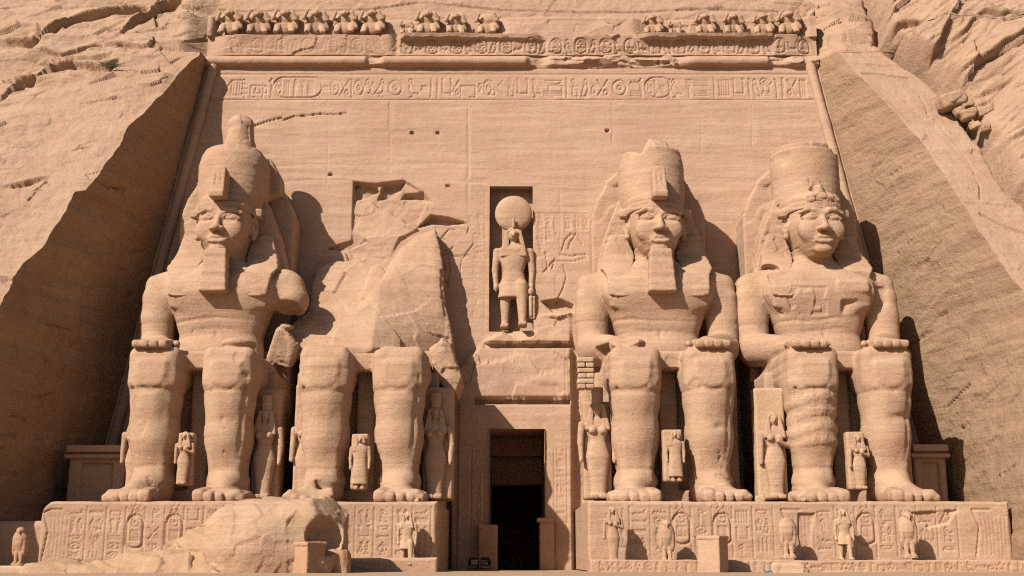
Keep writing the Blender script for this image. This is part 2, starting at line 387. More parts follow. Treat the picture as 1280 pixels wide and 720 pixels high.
# ------------------------------------------------------------------ the setting: ground, cliff
def gnd(name, x0, x1, y0, y1, z, mat, res, amp):
    xs = axis([(x0, x1, res)]); ys = axis([(y0, y1, res)])
    X, Y = np.meshgrid(xs, ys, indexing='ij'); Z = z + amp * fbm(X, Y, X * 0, .4, 4)
    o = link(name, make_mesh(name, np.stack([X, Y, Z], -1).reshape(-1, 3), grid_faces(len(xs), len(ys))), mat)
    return tag(o, kind='structure')
M_dark_ground = stone('darkened_ground', (.24, .165, .11), (.21, .145, .095), (.18, .12, .08), .0, .4, 1.0)  # unseen ground, coloured darker than sand so less light bounces into the shadows
gnd('ground', -900, 900, -900, 60, -.05, M_dark_ground, 20, .0)
gnd('terrace_floor', -40, 40, -34, 2, 1.16, M_sand, .25, .03)
relief_block('terrace_step', -40, 40, -.06, 1.13, -34.3, 1.0, None, M_wall, res=.2)['kind'] = 'structure'

def fy(z): return FS * z
def yc(z, x=30.0):
    w = sstep(18.3, 16.9, np.abs(x)); up = z - 28.6
    return np.where(up < 0, CA + CB * z, (.92 + up * .62) * (1 - w) + (2.3 + up * .40) * w)
# inner edges of the cut (front edge of each side wall), read off the photo on the cliff plane
EL = [WC(u, v) for u, v in ((249, 70), (240, 75), (222, 94), (200, 120), (178, 141), (161, 158), (142, 192), (120, 225), (108, 238), (94, 240), (72, 275), (52, 310), (30, 330), (14, 352), (-6, 395), (-60, 480), (-130, 600), (-180, 720))]
ER = [WC(u, v) for u, v in ((1042, 58), (1059, 78), (1078, 99), (1100, 120), (1137, 161), (1160, 190), (1190, 232), (1212, 274), (1254, 330), (1290, 385), (1312, 440), (1322, 500), (1328, 600), (1332, 720))]
def edge_fn(E_):
    zz = np.array([p[1] for p in E_]); xx = np.array([p[0] for p in E_]); o = np.argsort(zz)
    return lambda z: np.interp(z, zz[o], xx[o])
eL, eR = edge_fn(EL), edge_fn(ER)
def xback(z): return 16.95 + (28.48 - z) * .1665
def crack_px(D, X, Z, pts, w, dp, lip=0.0):
    P = [WC(u, v) for u, v in pts]; d = np.full(X.shape, 9.)
    for (ax, az), (bx, bz) in zip(P[:-1], P[1:]): d = np.minimum(d, seg_d(X, Z, ax, az, bx, bz))
    wv = w * (1 + .9 * fbm(X, Z, X * 0 + 5, 1.3, 3)); r = D - dp * (1 - sstep(wv * .4, wv, d))
    return r
def shelf_px(D, X, Z, pts, h, amp):
    """rock above the line hangs forward, rock below sits back and comes out again over h metres"""
    P = [WC(u, v) for u, v in pts]; P.sort(); px = [p[0] for p in P]; pz = [p[1] for p in P]
    zl = np.interp(X, px, pz) + .12 * fbm(X, X * 0, X * 0 + h, 1.6, 4)
    fade = sstep(px[0] - .3, px[0] + .8, X) * (1 - sstep(px[-1] - .8, px[-1] + .3, X))
    below = zl - Z
    return D - amp * fade * sstep(-.05, .10, below) * (1 - sstep(0, h, below)) + amp * .3 * fade * (1 - sstep(-.05, .10, below)) * (1 - sstep(0, h * .7, -below))
def dleft(X, Z):
    """outward relief of the cliff left of the cut and above it (metres, positive = towards the viewer)"""
    x2 = X + .35 * Z
    D = .22 * fbm(X, Z * 1.6, X * 0, .22, 5) + .05 * fbm(X, Z, X * 0 + 4, 2.2, 4)
    rough = sstep(23.5, 26.5, Z + .10 * X + 1.6) * sstep(-17.5, -18.6, X) + sstep(-22.6, -24.6, X + .12 * (Z - 16)) * .8 + sstep(31.4, 32.2, Z) * .18
    rough = np.clip(rough, 0, 1)
    warp = .8 * fbm(X, Z, X * 0 + 8, .5, 3)
    D = D + rough * (.42 * facets(X + warp, Z - .22 * X + warp * .5, 4.2, .8, 1, .38) + .13 * facets(X + warp, Z - .15 * X, 1.5, 1.2, 2, .4))
    D = D + (1 - rough) * (.06 * facets(X + warp, Z - .1 * X, 1.6, 1.2, 3, .5))
    st = Z * 1.0 - .10 * X + .5 * fbm(X, Z, X * 0, .3, 3)
    D = D + .10 * (np.abs((st * .9) % 1 - .5) * 2) * (.25 + rough)
    for pts, h, a in (([(0, 120), (18, 104), (45, 98), (62, 80), (90, 76), (135, 84), (150, 78)], .9, .55),
                      ([(0, 50), (45, 54), (60, 40), (100, 22), (150, 12), (190, 12)], .8, .6),
                      ([(150, 40), (195, 10), (205, 3), (230, 0)], 1.0, .8),
                      ([(40, 62), (75, 68), (120, 56), (180, 62)], .6, .35),
                      ([(0, 230), (30, 228), (60, 222)], .5, .3), ([(90, 188), (104, 184), (116, 183)], .4, .25),
                      ([(0, 345), (20, 350), (38, 346)], .5, .45), ([(0, 372), (22, 378)], .5, .4), ([(138, 122), (156, 122)], .3, .2)):
        D = shelf_px(D, X, Z, pts, h, a)
    for pts, w, dp in (([(200, 0), (192, 12), (198, 34)], .10, .3), ([(0, 126), (12, 110)], .12, .3), ([(45, 54), (52, 40), (50, 34)], .08, .25), ([(36, 250), (58, 226), (64, 232)], .06, .15), ([(232, 50), (250, 42), (262, 40)], .10, .3)):
        D = crack_px(D, X, Z, pts, w, dp)
    return D
GL = [(1096, 40), (1096, 56), (1122, 72), (1150, 92), (1179, 116), (1206, 150), (1231, 184), (1246, 210), (1262, 236), (1284, 262), (1330, 330), (1400, 420), (1500, 600)]
_gp = sorted([WC(*p) for p in GL], key=lambda p: p[1])
def dright(X, Z):
    D = .10 * fbm(X, Z * 1.6, X * 0, .25, 4) + .04 * fbm(X, Z, X * 0 + 4, 2.2, 4) + .06 * facets(X, Z + .3 * X, 1.5, 1.1, 5, .6)
    xg = np.interp(Z, [p[1] for p in _gp], [p[0] for p in _gp])      # gully line between the dressed band and the hill
    r = X - xg - .25 * fbm(Z, Z * 0, Z * 0 + 1, .9, 3)
    warp = .9 * fbm(X, Z, X * 0 + 2, .35, 3)
    # bedding planes climb to the right and curve over
    s = (Z - .50 * (X - 20) + .018 * (X - 20) ** 2 + warp * 1.2) * .42
    fr = s % 1; lay = np.floor(s)
    md = .5 + .9 * fbm(X * .5, Z * .5, lay * 3.7, .6, 3)
    hill = .9 + 1.5 * sstep(0, 5, r) + np.clip(md, 0, 1.2) * (1.15 * sstep(0, .10, fr) * (1 - .75 * fr)) + .55 * facets(X + warp, Z - .5 * X, 3.2, .9, 7, .5) + .10 * facets(X + warp, Z - .45 * X, 1.0, 1.2, 8, .35)
    s2 = s * 3.3 + .4 * warp; hill = hill + .10 * sstep(0, .15, s2 % 1) * (1 - s2 % 1)
    hill = hill + .40 * fbm(X, Z - .42 * X, X * 0, .3, 5)
    on = sstep(.15, .75, r); D = D * (1 - on) + hill * on
    D = D - .9 * np.exp(-((r - .1) / .22) ** 2) * sstep(0, 1, Z)
    for pts, w, dp in (([(1078, 92), (1100, 92), (1136, 96)], .07, .2), ([(1150, 120), (1155, 130), (1160, 142)], .06, .12), ([(1168, 150), (1195, 180), (1212, 205), (1224, 232), (1226, 250)], .06, .12), ([(1200, 253), (1240, 255), (1290, 262)], .06, .12), ([(1226, 268), (1250, 280), (1280, 292)], .10, .2)):
        D = crack_px(D, X, Z, pts, w, dp)
    up = sstep(28.4, 29.4, Z) * (1 - sstep(19.5, 21, X))
    wz = .5 * fbm(X, Z, X * 0 + 8, .5, 3)
    D = D + up * (.35 * facets(X + wz, Z, 1.6, 1.0, 9, .45) + .12 * (np.abs((Z * 1.1 + wz) % 1 - .5) * 2))
    return D
NX = CB / math.hypot(1, CB)          # cliff normal in Y,Z
def cliff_sheet(name, zsegs, inner, outer, dfun, n, pw):
    zs = axis(zsegs); t = np.linspace(0, 1, n) ** pw
    Zg = np.repeat(zs[None, :], n, 0); xi = inner(zs); xo = outer(zs)
    X = xi[None, :] + (xo - xi)[None, :] * t[:, None]
    D = dfun(X, Zg); sh = sstep(0, .35, np.abs(X - xi[None, :])); D = D * (.45 + .55 * sh)
    Y = yc(Zg, X) - D * .82; Z2 = Zg + D * .45
    return X, Y, Z2, zs
def rim(zs): return .18 * fbm(zs, zs * 0, zs * 0 + 2, 1.0, 5)
def side(name, sgn, ef, dfun, mat, label, zlo, zhi):
    """ruled side wall from the facade corner out to the cliff's cut edge"""
    zs = axis([(zlo, zhi, .09)]); n = 130; t = np.linspace(0, 1, n)
    xi = sgn * xback(zs); yi = fy(zs); xo = ef(zs) + rim(zs) * sstep(28.4, 27, zs); yo = yc(zs)
    Do = dfun(xo[None, :] + np.zeros((1, len(zs))), zs[None, :])[0] * .45
    X = xi + (xo - xi) * t[:, None]; Y = yi + (yo - Do * .82 - yi) * t[:, None]; Z = zs + (Do * .45) * t[:, None]
    d = .10 * fbm(Y, Z, X * 0 + sgn * 3, .45, 4) + .05 * fbm(Y * 1.2, Z * 3.0, X * 0, 1.2, 4) - .25 * np.exp(-((Z - 17.5 + .5 * (Y + 4)) / .10) ** 2) * sstep(-2.5, -1.5, Y) * 0
    rs = random.Random(31 + sgn)
    for q in range(26):
        yy = rs.uniform(-13, 1); z0_ = rs.uniform(5, 24); L_ = rs.uniform(.3, 2.4); sl = rs.uniform(.15, .6) if sgn > 0 else rs.uniform(-.35, .1)
        dd = seg_d(Y, Z + .10 * fbm(Y, Z, Y * 0, 1.5, 3), yy, z0_, yy - L_, z0_ + L_ * sl); wd = rs.uniform(.04, .09)
        d = d - rs.uniform(.10, .25) * (1 - sstep(wd * .4, wd, dd))
    st_ = Z + (.32 * Y if sgn > 0 else -.12 * Y) + .4 * fbm(Y, Z, Y * 0 + 6, .4, 3)
    d = d + .07 * (np.abs((st_ * .55) % 1 - .5) * 2) ** 2 + .05 * facets(Y, Z + .4 * Y, 1.6, 1.2, 11, .5)
    d = d * np.sin(np.pi * t)[:, None] ** .5
    X = X - sgn * d
    V = np.stack([X, Y, Z], -1).reshape(-1, 3)
    return link(name, make_mesh(name, V, grid_faces(n, len(zs))), mat)
tag(side('side_wall', -1, eL, dleft, M_shade, '', .6, 28.7), 'shaded chiselled rock wall closing the left side of the temple front', 'rock wall')
tag(side('side_wall', 1, eR, dright, M_side, '', .6, 28.7), 'sunlit rock wall with slanting chisel marks closing the right side of the temple front', 'rock wall')
def put_sheet(name, X, Y, Z, mat):
    o = link(name, make_mesh(name, np.stack([X, Y, Z], -1).reshape(-1, 3), grid_faces(X.shape[0], X.shape[1])), mat)
    return tag(o, kind='structure')
zseg = [(.6, 12, .25), (12, 34, .055), (34, 60, .6)]
def inL(z): return np.where(z < 28.65, eL(z) + rim(z) * sstep(28.4, 27, z), -16.9)
def inR(z): return np.where(z < 28.65, eR(z) + rim(z) * sstep(28.4, 27, z), 16.9)
X, Y, Z, _ = cliff_sheet('l', zseg, inL, lambda z: z * 0 - 70, dleft, 560, 2.6); put_sheet('cliff_left', X, Y, Z, M_cliff)
X, Y, Z, _ = cliff_sheet('r', zseg, inR, lambda z: z * 0 + 70, dright, 560, 2.6); put_sheet('cliff_right', X, Y, Z, M_cliff)
def dtop(X, Z):
    w = sstep(13.5, 16.5, X); D = dleft(X, Z) * (1 - w) + dright(X, Z) * w
    D = D * (.45 + .55 * sstep(0, .35, 16.9 - np.abs(X)))
    lip = 31.75 + .10 * fbm(X, X * 0, X * 0, .8, 3)
    for pts in ([(200, 3), (300, 9), (460, 9), (520, 2), (640, 8), (800, 10), (900, 6), (1010, 12)],):
        D = crack_px(D, X, Z, pts, .07, .25)
    return D
zs_ = axis([(31.2, 34, .06), (34, 60, .6)]); xs_ = axis([(-16.9, 16.9, .07)])
Xg, Zg = np.meshgrid(xs_, zs_, indexing='ij'); D = dtop(Xg, Zg)
put_sheet('cliff_top', Xg, yc(Zg, Xg) - D * .82, Zg + D * .45, M_cliff)

# ------------------------------------------------------------------ temple front
temple = empty('temple_facade', (0, 0, 0), 'rock cut temple front with carved inscription band, cornice and dark doorway', 'temple')
DX0, DX1 = WF(612, 620)[0], WF(681, 620)[0]; DZ1 = WF(640, 538)[1]
NX0, NZ1 = WF(612, 233); NX1, NZ0 = WF(667, 414)
def door_x0(z): return np.interp(z, [1, 8], [WF(611, 700)[0], WF(613, 545)[0]])
FINE0, FINE1 = WF(640, 128)[1], WF(640, 90)[1]
fxs = axis([(-21.8, -17.5, .12), (-17.5, 17.5, .042), (17.5, 21.8, .12)])
fzs = axis([(.9, 8.5, .07), (8.5, 12.4, .12), (12.4, FINE0, .058), (FINE0, FINE1, .036), (FINE1, 28.25, .05)])
Xg, Zg = np.meshgrid(fxs, fzs, indexing='ij')
H = .05 * fbm(Xg, Zg, Xg * 0, .5, 5) + .035 * fbm(Xg * .3, Zg * 3.2, Xg * 0 + 2, 1.0, 4)
# worn bedding joints and saw-cut joints
for u, v0, v1 in ((409, 128, 230), (487, 128, 220), (585, 128, 290), (690, 128, 230), (765, 128, 180), (876, 128, 200), (322, 128, 150), (606, 240, 420), (700, 240, 320), (940, 130, 185)):
    a, b = WF(u, v0), WF(u, v1); carve(H, fxs, fzs, [a, ((a[0] + b[0]) / 2 + .03, (a[1] + b[1]) / 2), b], .035, .022)
for v, u0, u1 in ((226, 270, 610), (231, 670, 770), (333, 545, 600), (148, 800, 1015), (206, 345, 460), (197, 860, 1030), (286, 545, 610), (140, 640, 1010)):
    z = WF(u0, v)[1]; pts = [(WF(u, v)[0], z + .06 * math.sin(u * .05)) for u in range(u0, u1, 12)]; carve(H, fxs, fzs, pts, .04, .025)
# inscription band: two frame lines and the signs between them
zt = WF(640, 95)[1]; zb = WF(640, 123)[1]; hb = zt - zb
for z in (zt + .10, zb - .08): carve(H, fxs, fzs, [(-16.6, z), (16.6, z)], .05, .05)
BAND = [('cross', 276, 16), ('stool', 288, 18), ('bars', 302, 8), ('was', 304, 5), ('house', 312, 20), ('loaf', 318, 10), ('flag', 336, 6), ('CART', 341, 62), ('disc', 412, 14), ('cross', 424, 14), ('was', 437, 6),
        ('disc', 441, 16), ('scarab', 452, 16), ('bird', 468, 16), ('disc', 484, 22), ('bird', 508, 18), ('reed', 536, 6), ('reed', 544, 6), ('ka', 552, 14), ('cross', 562, 14), ('house', 574, 24), ('disc', 604, 12), ('cross', 612, 20), ('man', 632, 14), ('ka', 646, 16), ('bird', 664, 14), ('bowl', 680, 26), ('house', 684, 22),
        ('man', 712, 14), ('owl', 726, 12), ('cross', 746, 16), ('disc', 764, 22), ('water', 788, 16), ('feather', 798, 8), ('CART2', 806, 34), ('was', 834, 6), ('bird', 838, 16), ('sedge', 856, 12), ('bars', 868, 18), ('reed', 890, 6), ('stool', 898, 16), ('ka', 916, 16), ('flag', 934, 8), ('owl', 940, 12), ('eye', 950, 14), ('scarab', 952, 14), ('was', 968, 6), ('reed', 976, 6), ('cross', 984, 14), ('three', 999, 10)]
_fill = ['reed', 'water', 'loaf', 'feather', 'flag', 'three', 'snake', 'bowl']
for (g, u, w), nx in zip(list(BAND), BAND[1:]):
    gap = nx[1] - (u + w)
    if gap > 4: BAND.append((_fill[(u // 3) % 8], u + w + 1, gap - 2))
for g, u, w in BAND:
    x = WF(u, 109)[0]; ww = w / 22.8
    if g.startswith('CART'):
        cartouche(H, fxs, fzs, x, zb + .06, ww, hb - .12, .055, .07, True)
        gs = (['disc', 'three', 'feather', 'sedge', 'stool'] if g == 'CART' else ['disc', 'bird', 'water']); q = (ww - .5) / len(gs)
        for k, gg in enumerate(gs): glyph(H, fxs, fzs, gg, x + .15 + k * q, zb + .18, q * .86, hb * .72, .045, .06)
    elif g in FLAT and w > 12 and g != 'house': glyph(H, fxs, fzs, g, x, zb + hb * .5, ww * .95, hb * .42, .055, .07); glyph(H, fxs, fzs, 'bars', x, zb + .08, ww * .9, hb * .36, .05, .06)
    else: glyph(H, fxs, fzs, g, x, zb + .08, ww * .95, hb * .84, .055, .075, u % 3 == 0)
# long crack, drill holes
carve(H, fxs, fzs, [WF(*p) for p in ((318, 157), (335, 151), (352, 147))], .045, .15)
carve(H, fxs, fzs, [WF(*p) for p in ((354, 150), (368, 145), (385, 144), (400, 142), (418, 143), (433, 141))], .045, .2)
for u, v in ((515, 166), (547, 166), (759, 163), (413, 218), (560, 232)): c = WF(u, v); carve(H, fxs, fzs, [(c[0] - .04, c[1]), (c[0] + .04, c[1])], .09, .3)
# relief kings with raised arms on both sides of the niche, columns of signs beside them
KL = ([(569, 287), (560, 288), (552, 298), (556, 300)], [(548, 320), (560, 316), (567, 308), (563, 312), (555, 312), (566, 320), (580, 320), (592, 305)], [(566, 320), (578, 323), (586, 318)], [(560, 322), (562, 338), (560, 352)], [(577, 325), (575, 345), (580, 370), (586, 412)], [(556, 330), (552, 345), (560, 356)], [(586, 285), (584, 292)])
KR = ([(702, 314), (706, 300), (714, 292), (722, 296), (728, 306)], [(700, 318), (712, 320), (732, 318)], [(680, 340), (688, 330), (694, 324), (690, 336)], [(696, 326), (716, 327), (732, 322)], [(704, 332), (708, 345), (704, 360), (696, 376)], [(682, 316), (685, 338)], [(720, 292), (712, 304), (710, 312)])
for S, s_ in ((KL, 1), (KR, 1)):
    for pl in S: carve(H, fxs, fzs, [WF(*p) for p in pl], .045, .08)
rnd = random.Random(3)
for u, v0, v1, w in ((672, 322, 268, 9), (682, 300, 268, 9), (692, 296, 268, 8), (590, 400, 292, 8), (584, 285, 270, 8), (596, 320, 268, 8), (718, 288, 268, 9), (706, 288, 268, 9), (728, 290, 268, 9)):
    a = WF(u, v0); b = WF(u, v1); glyph_column(H, fxs, fzs, a[0], a[1], w / 24., b[1] - a[1], rnd, .035, .04)
carve(H, fxs, fzs, [WF(*p) for p in ((668, 267), (735, 267))], .04, .04)
# the broken patch above the ruined giant and the wedge crack beside it
def region(P, soft): return sstep(0, soft, poly_mask(Xg, Zg, [WF(*p) for p in P]))
r1 = region([(441, 226), (470, 228), (505, 224), (525, 236), (545, 262), (548, 276), (500, 300), (470, 360), (440, 420), (360, 430), (380, 350), (404, 310), (438, 300)], .12)
wp = .5 * fbm(Xg, Zg, Xg * 0, .8, 3)
H += r1 * (-.10 + .26 * facets(Xg + wp, Zg + wp, 3.4, 1.6, 4, .8) + .03 * facets(Xg + wp, Zg, 1.1, 1.4, 6, .8) + .06 * fbm(Xg, Zg, Xg * 0, 2, 4))
r2 = region([(441, 226), (470, 230), (476, 240), (460, 246), (443, 250)], .1) + region([(478, 228), (508, 226), (500, 240), (484, 248), (470, 250)], .1) + region([(505, 240), (530, 238), (544, 256), (520, 250), (498, 250)], .22)
H -= r2 * .32 * (1 + .5 * fbm(Xg, Zg, Xg * 0 + 2, 1.5, 3))
sh = region([(538, 268), (560, 271), (588, 279), (560, 282), (540, 281), (520, 286)], .10); H -= sh * .55
# rubble shelf under the niche and the thick course above the door
sA = region([(590, 440), (606, 424), (622, 416), (640, 404), (652, 388), (668, 392), (716, 388), (718, 500), (720, 740), (560, 740), (560, 470)], .25)
zr = WF(640, 395)[1]; rr = sstep(0, 2.2, zr - Zg + .5 * fbm(Xg, Zg, Xg * 0, .7, 3))
H += sA * ((.12 + .42 * rr) + (.08 + .22 * (1 - rr)) * facets(Xg + wp, Zg + wp * .5, 1.7, 1.3, 3, .5) * (Zg > WF(640, 498)[1]) + .05 * fbm(Xg, Zg, Xg * 0, 1.2, 4))
sB = region([(674, 376), (700, 372), (718, 380), (718, 392), (690, 391)], .15); H -= sB * .45
for v, dp in ((433, .12), (502, .14)):
    z = WF(640, v)[1]; carve(H, fxs, fzs, [(WF(u, v)[0], z + .05 * math.sin(u * .11) + .04 * math.sin(u * .31)) for u in range(596 if v > 440 else 520 + 80, 716, 6)], .05, dp)
# door surround with a column of signs on each jamb
zl = WF(640, 504)[1]
sC = ((Zg < zl) & (Xg > WF(574, 600)[0]) & (Xg < WF(722, 600)[0])).astype(float); H += sC * .10
Hd = np.zeros_like(H)
for u, v0, v1, w in ((694, 600, 562, 13), (694, 648, 606, 13), (694, 690, 652, 13), (716, 690, 560, 12), (590, 700, 562, 13), (708, 500, 440, 12)):
    a = WF(u, v0); b = WF(u, v1); glyph_column(Hd, fxs, fzs, a[0], a[1], w / 25., b[1] - a[1], rnd, .035, .05)
    for du in (-1.5, w + 1.5): carve(Hd, fxs, fzs, [(WF(u + du, v0)[0], a[1]), (WF(u + du, v0)[0], b[1])], .035, .04)
H += Hd
xc = (Xg[:-1, :-1] + Xg[1:, 1:]) / 2; zc_ = (Zg[:-1, :-1] + Zg[1:, 1:]) / 2
keep = ~(((xc > DX0) & (xc < DX1) & (zc_ < DZ1)) | ((xc > NX0) & (xc < NX1) & (zc_ > NZ0) & (zc_ < NZ1)))
link('wall', make_mesh('wall', np.stack([Xg, fy(Zg) - H, Zg], -1).reshape(-1, 3), grid_faces(len(fxs), len(fzs), keep)), M_wall, temple)
def open_box(name, x0, x1, z0, z1, y0f, depth, mat, parent, front=0.0):
    """inside faces of a recess"""
    y0, y1 = y0f(z0) - front, y0f(z1) - front; yb0, yb1 = y0f(z0) + depth, y0f(z1) + depth
    V = [(x0, y0, z0), (x1, y0, z0), (x1, y1, z1), (x0, y1, z1), (x0, yb0, z0), (x1, yb0, z0), (x1, yb1, z1), (x0, yb1, z1)]
    F = [(0, 4, 7, 3), (1, 2, 6, 5), (3, 7, 6, 2), (0, 1, 5, 4), (4, 5, 6, 7)]
    return link(name, make_mesh(name, V, F, False), mat, parent)
open_box('niche', NX0, NX1, NZ0, NZ1, fy, .8, M_wall, temple, .0)
open_box('passage', DX0, DX1, 1.1, DZ1, fy, 22, M_red, temple, .75)
def solid_box(name, x0, x1, y0, y1, z0, z1, mat, parent=None, r=.04, res=.08, noise=.02):
    m = .12; v = Vol([(x0 - m, x1 + m, res)], [(y0 - m, y1 + m, res)], [(z0 - m, z1 + m, res)])
    v.u(box(((x0 + x1) / 2, (y0 + y1) / 2, (z0 + z1) / 2), ((x1 - x0) / 2, (y1 - y0) / 2, (z1 - z0) / 2), r), 0)
    return link(name, v.mesh(name, noise, 2.0), mat, parent)
zi = WY(640, 606, 5.9)[1]; zj = WY(640, 578, 1.2)[1]
solid_box('inner_lintel', DX0 - .1, DX1 + .1, 6.0, 7.2, zi, DZ1 + .1, M_red, temple)
solid_box('inner_lintel', DX0 - .1, DX1 + .1, 4.8, 5.6, WY(640, 570, 4.7)[1], DZ1 + .1, M_red, temple)
# ledges: low built posts in the doorway
for u0, u1, v in ((598, 622, 656), (674, 692, 648)):
    a = WY(u0, v, -.5); b = WY(u1, v, -.5)
    solid_box('door_post', a[0], b[0], -1.0, .4, 1.1, a[1], M_red, temple)
a = WY(671, 648, -1.05); b = WY(692, 653, -1.05); solid_box('door_post_cap', a[0], b[0], -1.12, .4, b[1], a[1] + .03, M_red, temple)

# torus moulding and cavetto cornice, sheets butted to the wall
def band(name, z0, z1, res, hf, x0=-17.0, x1=17.0):
    xs = axis([(x0, x1, .05)]); zs = axis([(z0, z1, res)]); X, Z = np.meshgrid(xs, zs, indexing='ij'); H = hf(X, Z, xs, zs)
    H = np.concatenate([H[:, :1] * 0 - .6, H, H[:, :1] * 0 - .6], 1); Z = np.concatenate([Z[:, :1] - .004, Z, Z[:, -1:] + .004], 1); X = np.concatenate([X[:, :1], X, X[:, :1]], 1)
    return link(name, make_mesh(name, np.stack([X, fy(Z) - H, Z], -1).reshape(-1, 3), grid_faces(len(xs), len(zs) + 2)), M_wall, temple)
def ux(X): return X / 22.4 * 1500 * 0 + 640 + X * 22.45         # facade x -> photo column near the top
def h_torus(X, Z, xs, zs):
    u = ux(X); n1 = fbm(X, X * 0, X * 0, .9, 4); n2 = fbm(X, Z, X * 0 + 3, 1.5, 4)
    whole = sstep(255, 262, u) * (1 - sstep(457, 462, u)) + sstep(474, 482, u) * (1 - sstep(656, 664, u)) + .0
    part = sstep(735, 760, u) * (1 - sstep(808, 818, u)) * .0 + sstep(838, 868, u) * (1 - sstep(957, 962, u)) * .95 + sstep(975, 990, u) * .5
    amt = np.clip(whole + part, 0, 1)
    c = 28.62; r = .33; full = np.sqrt(np.maximum(r * r - (Z - c) ** 2, 0)) * 1.35
    broken = (.16 + .18 * facets(X + n2, Z * 1.5, .9, 1.4, 3, .5) + .12 * n1) * sstep(28.25, 28.45, Z) * (1 - .3 * sstep(28.7, 28.95, Z))
    broken = np.maximum(broken, 0) * (1 - .9 * np.exp(-((u - 676) / 10) ** 2))
    H = amt * full * (1 + .08 * n1) + (1 - amt) * broken + .03 * n2
    return H * sstep(28.25, 28.33, Z) 
band('torus_molding', 28.25, 28.98, .03, h_torus)
CZ0, CZ1 = 28.98, 30.12
def h_corn(X, Z, xs, zs):
    u = ux(X); t = (Z - CZ0) / (CZ1 - CZ0)
    prof = .14 + .28 * np.maximum(t, 0) ** 2.4
    n1 = fbm(X, Z, X * 0, .8, 4); n2 = fbm(X, Z, X * 0 + 3, 2.0, 4)
    good = sstep(498, 506, u) * (1 - sstep(575, 600, u) * .55) * (1 - sstep(668, 690, u)) + sstep(796, 812, u) * (1 - sstep(964, 968, u))
    lo = .18 + .30 * t
    H = good * prof + (1 - good) * (lo + .07 * facets(X + n1, Z, 1.6, 1.2, 2, .5))
    fil = good * sstep(.80, .82, t + .10 * n1) * (.30 - .1 * n2)
    H = H + fil + .05 * n1 + .03 * n2
    edge = np.minimum(sstep(-17.0, -15.6, X), 1 - sstep(15.6, 17.0, X)); H = H * (.05 + .95 * edge)
    H = H * (1 - .55 * np.exp(-((u - 496) / 5) ** 2)) * (1 - .5 * np.exp(-((u - 680) / 8) ** 2))
    Hc = np.zeros_like(H); rnd = random.Random(5); u_ = 285; k = 0
    while u_ < 1005:
        x = (u_ - 640) / 22.45; w = .62; fade = .35 if u_ < 495 else 1.0
        if not (462 < u_ < 480 or 968 < u_ < 974):
            if k % 2 == 0:
                cartouche(Hc, xs, zs, x, CZ0 + .12, w, .82, .05, .07 * fade)
                for q in range(2): glyph(Hc, xs, zs, rnd.choice(['disc', 'scarab', 'sedge', 'owl', 'feather', 'man']), x + .12, CZ0 + .2 + q * .33, w - .24, .3, .035, .06 * fade)
            else: glyph(Hc, xs, zs, rnd.choice(['owl', 'bird', 'snake']), x + .05, CZ0 + .1, w * .8, .8, .05, .07 * fade, k % 4 == 1)
        u_ += 15.5; k += 1
    return H + Hc
band('cornice', CZ0, CZ1, .032, h_corn)
def h_frieze(X, Z, xs, zs):
    n1 = fbm(X, Z, X * 0 + 5, .8, 4); H = -.16 + .12 * n1 + .05 * facets(X, Z, 1.3, 1.2, 4, .5)
    u = ux(X); H = H + sstep(610, 640, u) * (1 - sstep(790, 812, u)) * .35 + (1 - sstep(262, 274, u)) * .5 + sstep(1000, 1015, u) * .4
    H = H - .3 * (1 - sstep(0, .2, 31.5 - Z)) 
    return H
band('frieze_wall', 30.12, 31.5, .05, h_frieze)
def ledge():
    xs = axis([(-17, 17, .1)]); t = np.linspace(0, 1, 12); X, T = np.meshgrid(xs, t, indexing='ij')
    Z = CZ1 + .02 * fbm(X, T * 2, X * 0, 1, 3); Y = fy(CZ1) - 1.5 + T * 2.4
    # the ledge follows the cornice front
    cx = X; hc = h_corn(xs[:, None], np.full((len(xs), 1), CZ1), xs, np.array([CZ1, CZ1 + .01]))[:, :1]
    Y = fy(CZ1) - hc + T * (hc + 1.4)
    return link('ledge', make_mesh('ledge', np.stack([X, Y, Z], -1).reshape(-1, 3), grid_faces(len(xs), 12)), M_wall, temple)
ledge()
# roll mouldings running up both corners
for sg in (-1, 1):
    z = np.linspace(1, 28.6, 260); a = np.linspace(0, 2 * np.pi, 15)[:-1]
    r = .27 + .04 * fbm(z, z * 0, z * 0 + sg, 1.2, 3)
    cx = sg * (xback(z) - .42); Zq = np.repeat(z[:, None], 14, 1)
    Xq = cx[:, None] + r[:, None] * np.cos(a); Yq = fy(Zq) - .05 + r[:, None] * np.sin(a)
    F = [(i * 14 + j, i * 14 + (j + 1) % 14, (i + 1) * 14 + (j + 1) % 14, (i + 1) * 14 + j) for i in range(259) for j in range(14)]
    link('roll_molding', make_mesh('roll_molding', np.stack([Xq, Yq, Zq], -1).reshape(-1, 3), F), M_wall, temple)

